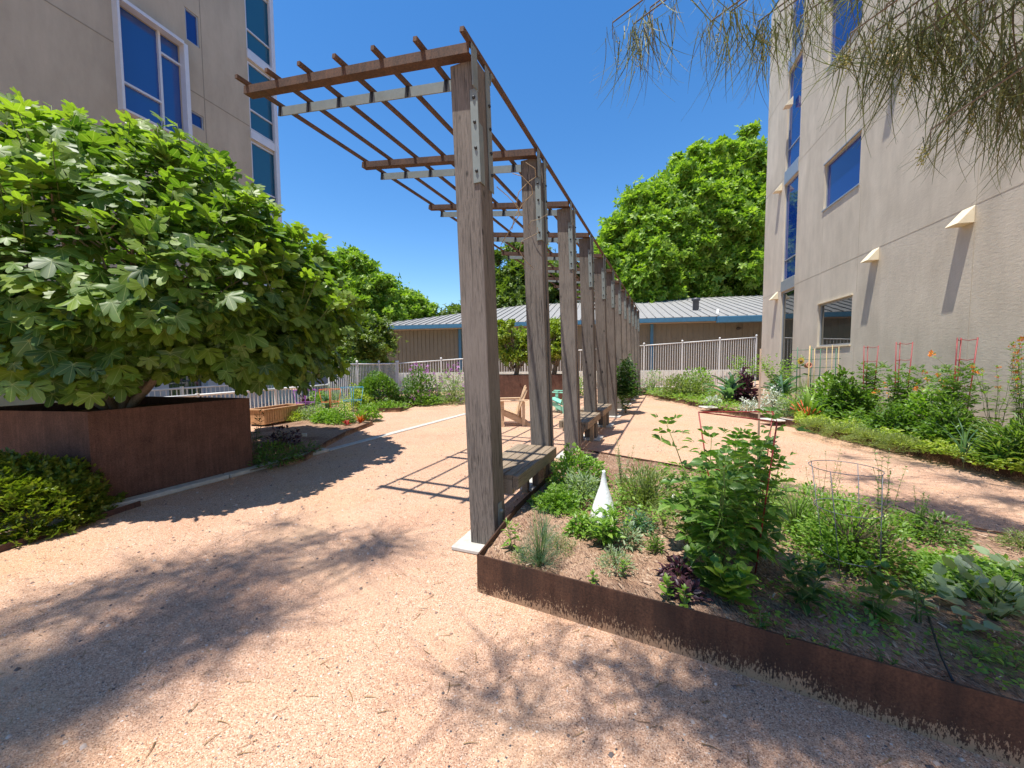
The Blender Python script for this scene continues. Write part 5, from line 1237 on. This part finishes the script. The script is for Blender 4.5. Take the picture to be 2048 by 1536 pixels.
stalky('basil', 'single bright basil sprig touching the steel edging', fa(1368, 1215), .10, .02, 2, OV, .07, G2, 2, seed=226)
stalky('pepper_plant', 'shaded dark leaved pepper plant right of the basil', fa(1610, 1215), .22, .13, 6, OV, .12, G3, 3, seed=227)
stalky('pepper_plant', 'upper pepper plant behind the shaded dark leaved one', fa(1612, 1160), .16, .10, 4, OV, .09, G1, 3, seed=228)
stalky('basil', 'broad leaved green plant standing alone right of the centre', fa(1752, 1238), .26, .07, 4, OVR, .10, G1, 3, seed=229, droop=.4)
stalky('seedling', 'slim seedling right of the lone broad leaved plant', fa(1838, 1240), .18, .05, 3, OVN, .075, G1, 4, seed=230)
stalky('seedling', 'low seedling close to the edging below the dark pepper plant', fa(1520, 1255), .08, .05, 3, OV, .05, G1, 2, seed=231)
stalky('seedling', 'low weed by the edging right of the low seedling', fa(1580, 1285), .05, .06, 4, OV, .035, G1, 2, seed=232)
stalky('seedling', 'low weed sprigs in the shade near the bottom edging', fa(1655, 1300), .05, .08, 4, OV, .04, G2, 2, seed=233)
stalky('seedling', 'tiny weed beside the drip hose', fa(1770, 1330), .05, .06, 4, OV, .035, G1, 2, seed=234)
bush('squash_plant', 'pale leaved squash plant at the right edge of the foreground bed', fa(1985, 1235), .26, .30, 110, OVR, .085, GSG, seed=235, stems=16, shell=.3, jit=.5)
bush('squash_plant', 'smaller pale leaved squash cut by the right edge', fa(2048, 1180), .22, .25, 80, OVR, .08, GSG, seed=236, stems=10)
bush('carrot_tops', 'bright ferny carrot tops low at the right front', fa(1952, 1315), .06, .12, 420, FR, .035, G2, seed=237, stems=6)
bush('carrot_tops', 'second patch of ferny carrot tops nearer the right edge', fa(2020, 1335), .07, .13, 420, FR, .035, G2, seed=238, stems=6)
q = [tuple(at(px, py, .28)[:2]) for px, py in ((1800, 1130), (1850, 1085), (1950, 1110), (2048, 1130), (2110, 1160), (2110, 1200), (2000, 1190), (1900, 1180), (1840, 1165))]
carpet('oregano_patch', 'bright green oregano patch spreading across the right of the foreground bed', q, .22, .11, 5200, OV, .034, G2, 240, clumpy=.7)
bush('cilantro', 'tangled herb gone to seed inside the grey wire cage', fa(1700, 1120), .46, .34, 4200, SI, .036, G2, seed=241, stems=40, stem_m=STEMB, shell=.5)
bush('cilantro', 'yellow green feathery herb between the red and grey cages', fa(1590, 1070), .46, .26, 1400, FR, .07, G2, seed=242, stems=18)
bush('cilantro', 'bright leafy herb low behind the grey wire cage', fa(1640, 1060), .34, .32, 2000, SI, .042, G2, seed=243)
stalky('tall_herb', 'tall thin whorled stalks rising through the grey wire cage', fa(1765, 1120), .72, .12, 6, SI, .035, G1, 16, seed=244, r0=.003)
stalky('tall_herb', 'sparse thin stalks left of the grey wire cage', fa(1645, 1080), .72, .2, 8, SIN, .035, GTH, 14, seed=245, r0=.0022)
bush('dry_plant', 'withered brown stems hanging in the grey wire cage', fa(1760, 1140), .36, .14, 130, OVN, .06, GYB, seed=246, stems=14, stem_m=STEMB)
bush('herb', 'dark green small leaved bush right of the grey wire cage', fa(1870, 1075), .22, .22, 900, SI, .035, G1, seed=247)
stalky('tall_herb', 'narrow upright herb sprigs beside the dark small leaved bush', fa(1835, 1070), .36, .12, 6, SI, .03, G1, 10, seed=248)
bush('herb', 'pale fine leaved tuft at the right edge by the path', fa(2045, 1095), .12, .14, 700, SIN, .03, GTH, seed=249)
bush('mint', 'low leafy plants behind the yellow green herb', fa(1440, 1000), .22, .30, 700, SI, .05, G2, seed=250)
gc = ring_cage('bent grey wire cage around the tangled herbs', at(1702, 1148, ZS-.02), .19, .68, GREYW, legs=4, rings=(1.0, .62, .18), r=.0027, tilt=(-.02, .10), tap=.75)
q = [tuple(at(px, py, .28)[:2]) for px, py in ((1120, 990), (1260, 950), (1400, 945), (1520, 965), (1700, 1010), (1820, 1040), (1800, 1110), (1680, 1130), (1540, 1110), (1440, 1080), (1330, 1060), (1180, 1040))]
carpet('herb_undergrowth', 'mixed low herbs and weeds filling the middle of the foreground bed', q, .22, .24, 4200, SI, .042, G2, 251, clumpy=.85)
for i, (px, py, hh, rr, n_, T_, ls, m_2, lab) in enumerate(((1395, 1010, .34, .16, 700, SI, .045, G2, 'airy bright herb between the white figurine and the red cage'), (1545, 1010, .42, .2, 900, FR, .06, G2, 'tall fine green dill behind the wooden stake'),
    (1465, 1040, .3, .18, 600, OV, .045, G1, 'leafy herb behind the tallest tomato plant'), (1275, 1055, .16, .14, 500, SI, .035, GBS, 'low blue green herb right of the cone'), (1800, 1070, .26, .16, 600, SI, .035, G2, 'bright small herb right behind the grey cage'), (1310, 1100, .14, .05, 160, SIN, .05, G1, 'thin grassy tuft left of the red lettuce'))):
    bush('herb', lab, fa(px, py), hh, rr, n_, T_, ls, m_2, seed=260+i, shell=.5)
q = [tuple(at(px, py, .28)[:2]) for px, py in ((1480, 1150), (1640, 1150), (1800, 1160), (1900, 1220), (2060, 1260), (2060, 1370), (1850, 1310), (1650, 1260), (1480, 1220))]
carpet('weedy_sprigs', 'scattered low weeds and sprigs across the shaded right part of the foreground bed', q, .22, .06, 900, OV, .032, G2, 252, clumpy=.95)
# squash fruit
q = at_depth(1757, 1037, 2.75); s = MB(); s.lathe([(0, -.08), (.018, -.075), (.030, -.045), (.028, -.01), (.020, .02), (.024, .05), (.018, .075), (0, .083)], (0, 0, 0), 14)
tag(s.build('squash', plain('squash_skin', (.42, .50, .14), .35, 0, .1), None, Matrix.Translation(q) @ Matrix.Rotation(R(75), 4, 'Y')), 'pale green squash fruit resting in the grey wire cage', 'squash')
# white cone
q = at(1207, 1040, ZS); s = MB(); H_ = (1040-938)/F_PX*q.y
s.lathe([(.128, -.03), (.120, .02), (.104, .08), (.080, .16), (.055, .235), (.030, .31), (.014, H_-.012), (.016, H_-.004), (.008, H_+.006), (0, H_+.008)], (0, 0, 0), 20)
wm, wt, wb = mat('white_cloth'); vv = coords(wt); L(wt, ramp(wt, noise(wt, vv, 22, 5, .6, 2.5), [(.34, (.45, .45, .43)), (.38, (.82, .82, .80)), (1, (.84, .84, .82))]), wb.inputs['Base Color']); wb.inputs['Roughness'].default_value = .8; bump(wt, wb, noise(wt, vv, 30, 4), .5, .01)
tag(s.build('cone_ornament', wm, None, Matrix.Translation(q)), 'white ribbed cone ornament standing among the herbs', 'ornament')
q = at(1346, 1010, ZS); s = MB(); s.lathe([(.026, 0), (.028, .03), (.018, .05), (.022, .075), (.014, .10), (0, .108)], (0, 0, 0), 12)
tag(s.build('figurine', PLAST, None, Matrix.Translation(q)), 'tiny white garden figurine left of the big tomato plant', 'ornament')
# drip hose
s = MB(); pts = [at(px, py, .25) for px, py in ((1815, 1155), (1838, 1190), (1858, 1235), (1870, 1275), (1885, 1320), (1905, 1360))]
for k, p in enumerate(pts): p.z = .252+.004*math.sin(k*2)
s.tube(pts, .0055, 6); tag(s.build('drip_hose', DARKM), 'thin black drip hose lying on the soil of the foreground bed', 'hose')
s = MB(); pts = [at(px, py, .245) for px, py in ((1790, 1010), (1880, 1046), (1960, 1062), (2060, 1078))]; s.tube(pts, .006, 6); tag(s.build('drip_hose', DARKM), 'black drip hose along the far side of the foreground bed', 'hose')

# ---------------- loose things on the ground
def scatter_bits():
    r = rng(303); n = 26000
    rad = r.uniform(0, 1, n)**.62*8.5+1.2; a = r.uniform(-.95, .95, n); x = np.sin(a)*rad; y = np.cos(a)*rad
    bed = inpoly(x, y, fb) | inpoly(x, y, rbp+[(12, 1.5), (12, 20)]) | inpoly(x, y, fc); x, y = x[~bed], y[~bed]; n = len(x)
    st = (np.array([(-.5,-.4,0),(.5,-.5,0),(.55,.4,0),(-.4,.5,0),(-.25,-.2,.42),(.3,-.25,.5),(.25,.25,.4),(-.2,.25,.45)], float), [(0,1,5,4),(1,2,6,5),(2,3,7,6),(3,0,4,7),(4,5,6,7)])
    Y = np.stack([r.normal(size=n), r.normal(size=n), r.normal(size=n)*.2], 1); sc = .0045+.016*r.uniform(0, 1, n)**7
    tag(mesh_obj('loose_stones', leaves_mesh('loose_stones', [(st, np.stack([x, y, np.zeros(n)], 1), Y, np.tile([0, 0, 1.], (n, 1)), sc*1.15)]), STONE), 'small loose stones scattered over the pink gravel', 'gravel', kind='stuff')
    n = 2300; rad = r.uniform(0, 1, n)**.6*5.5+1.3; a = r.uniform(-1.0, .95, n); x = np.sin(a)*rad; y = np.cos(a)*rad; inb = inpoly(x, y, fb)
    z = np.where(inb, .245, .004); tw = T_blade(.07, .25, 5, .15); tw = (tw[0]*np.array([1, 1, .6])+np.array([.0, 0, .01]), tw[1])
    c = tw[0].copy(); c[:, 0] += .22*c[:, 1]**2
    tag(mesh_obj('leaf_litter', leaves_mesh('leaf_litter', [((c, tw[1]), np.stack([x, y, z], 1), np.stack([r.normal(size=n), r.normal(size=n), np.zeros(n)], 1), np.tile([0, 0, 1.], (n, 1)), .028+.055*r.uniform(0, 1, n)**2)]), LITTER), 'curled dry pods and twigs littering the gravel and soil', 'litter', kind='stuff')
    n = 9000; x = r.uniform(-.3, 4.6, n); y = r.uniform(1, 6, n); k = inpoly(x, y, [(p[0]*.98+.03, p[1]*.98+.06) for p in fb]); x, y = x[k], y[k]; n = len(x)
    tag(mesh_obj('wood_mulch', leaves_mesh('wood_mulch', [((np.array([(-.12,0,.0),(.12,0,.02),(.1,1,.05),(-.1,1,.0)], float), [(0,1,2,3)]), np.stack([x, y, r.uniform(.20, .25, n)], 1), np.stack([r.normal(size=n), r.normal(size=n), r.normal(size=n)*.25], 1), np.stack([r.normal(size=n)*.3, r.normal(size=n)*.3, np.ones(n)], 1), .015+.035*r.uniform(0, 1, n)**2)]), LITTER2), 'chips of wood mulch over the soil of the foreground bed', 'mulch', kind='stuff')
STONE = leafmat('loose_stone', [(.10, .09, .09), (.36, .22, .15), (.50, .31, .21), (.55, .36, .25), (.62, .50, .41)], .9, 0, spec=.2)
LITTER = leafmat('dry_pods', [(.13, .075, .03), (.24, .14, .05), (.32, .21, .09)], .8, 0)
LITTER2 = leafmat('mulch_chips', [(.10, .055, .035), (.28, .17, .11), (.42, .28, .19), (.55, .42, .30)], .9, 0)
scatter_bits()
for px, py, hh in ((272, 1050, .03), (195, 1140, .03), (705, 985, .03), (612, 1120, .02)):
    pass
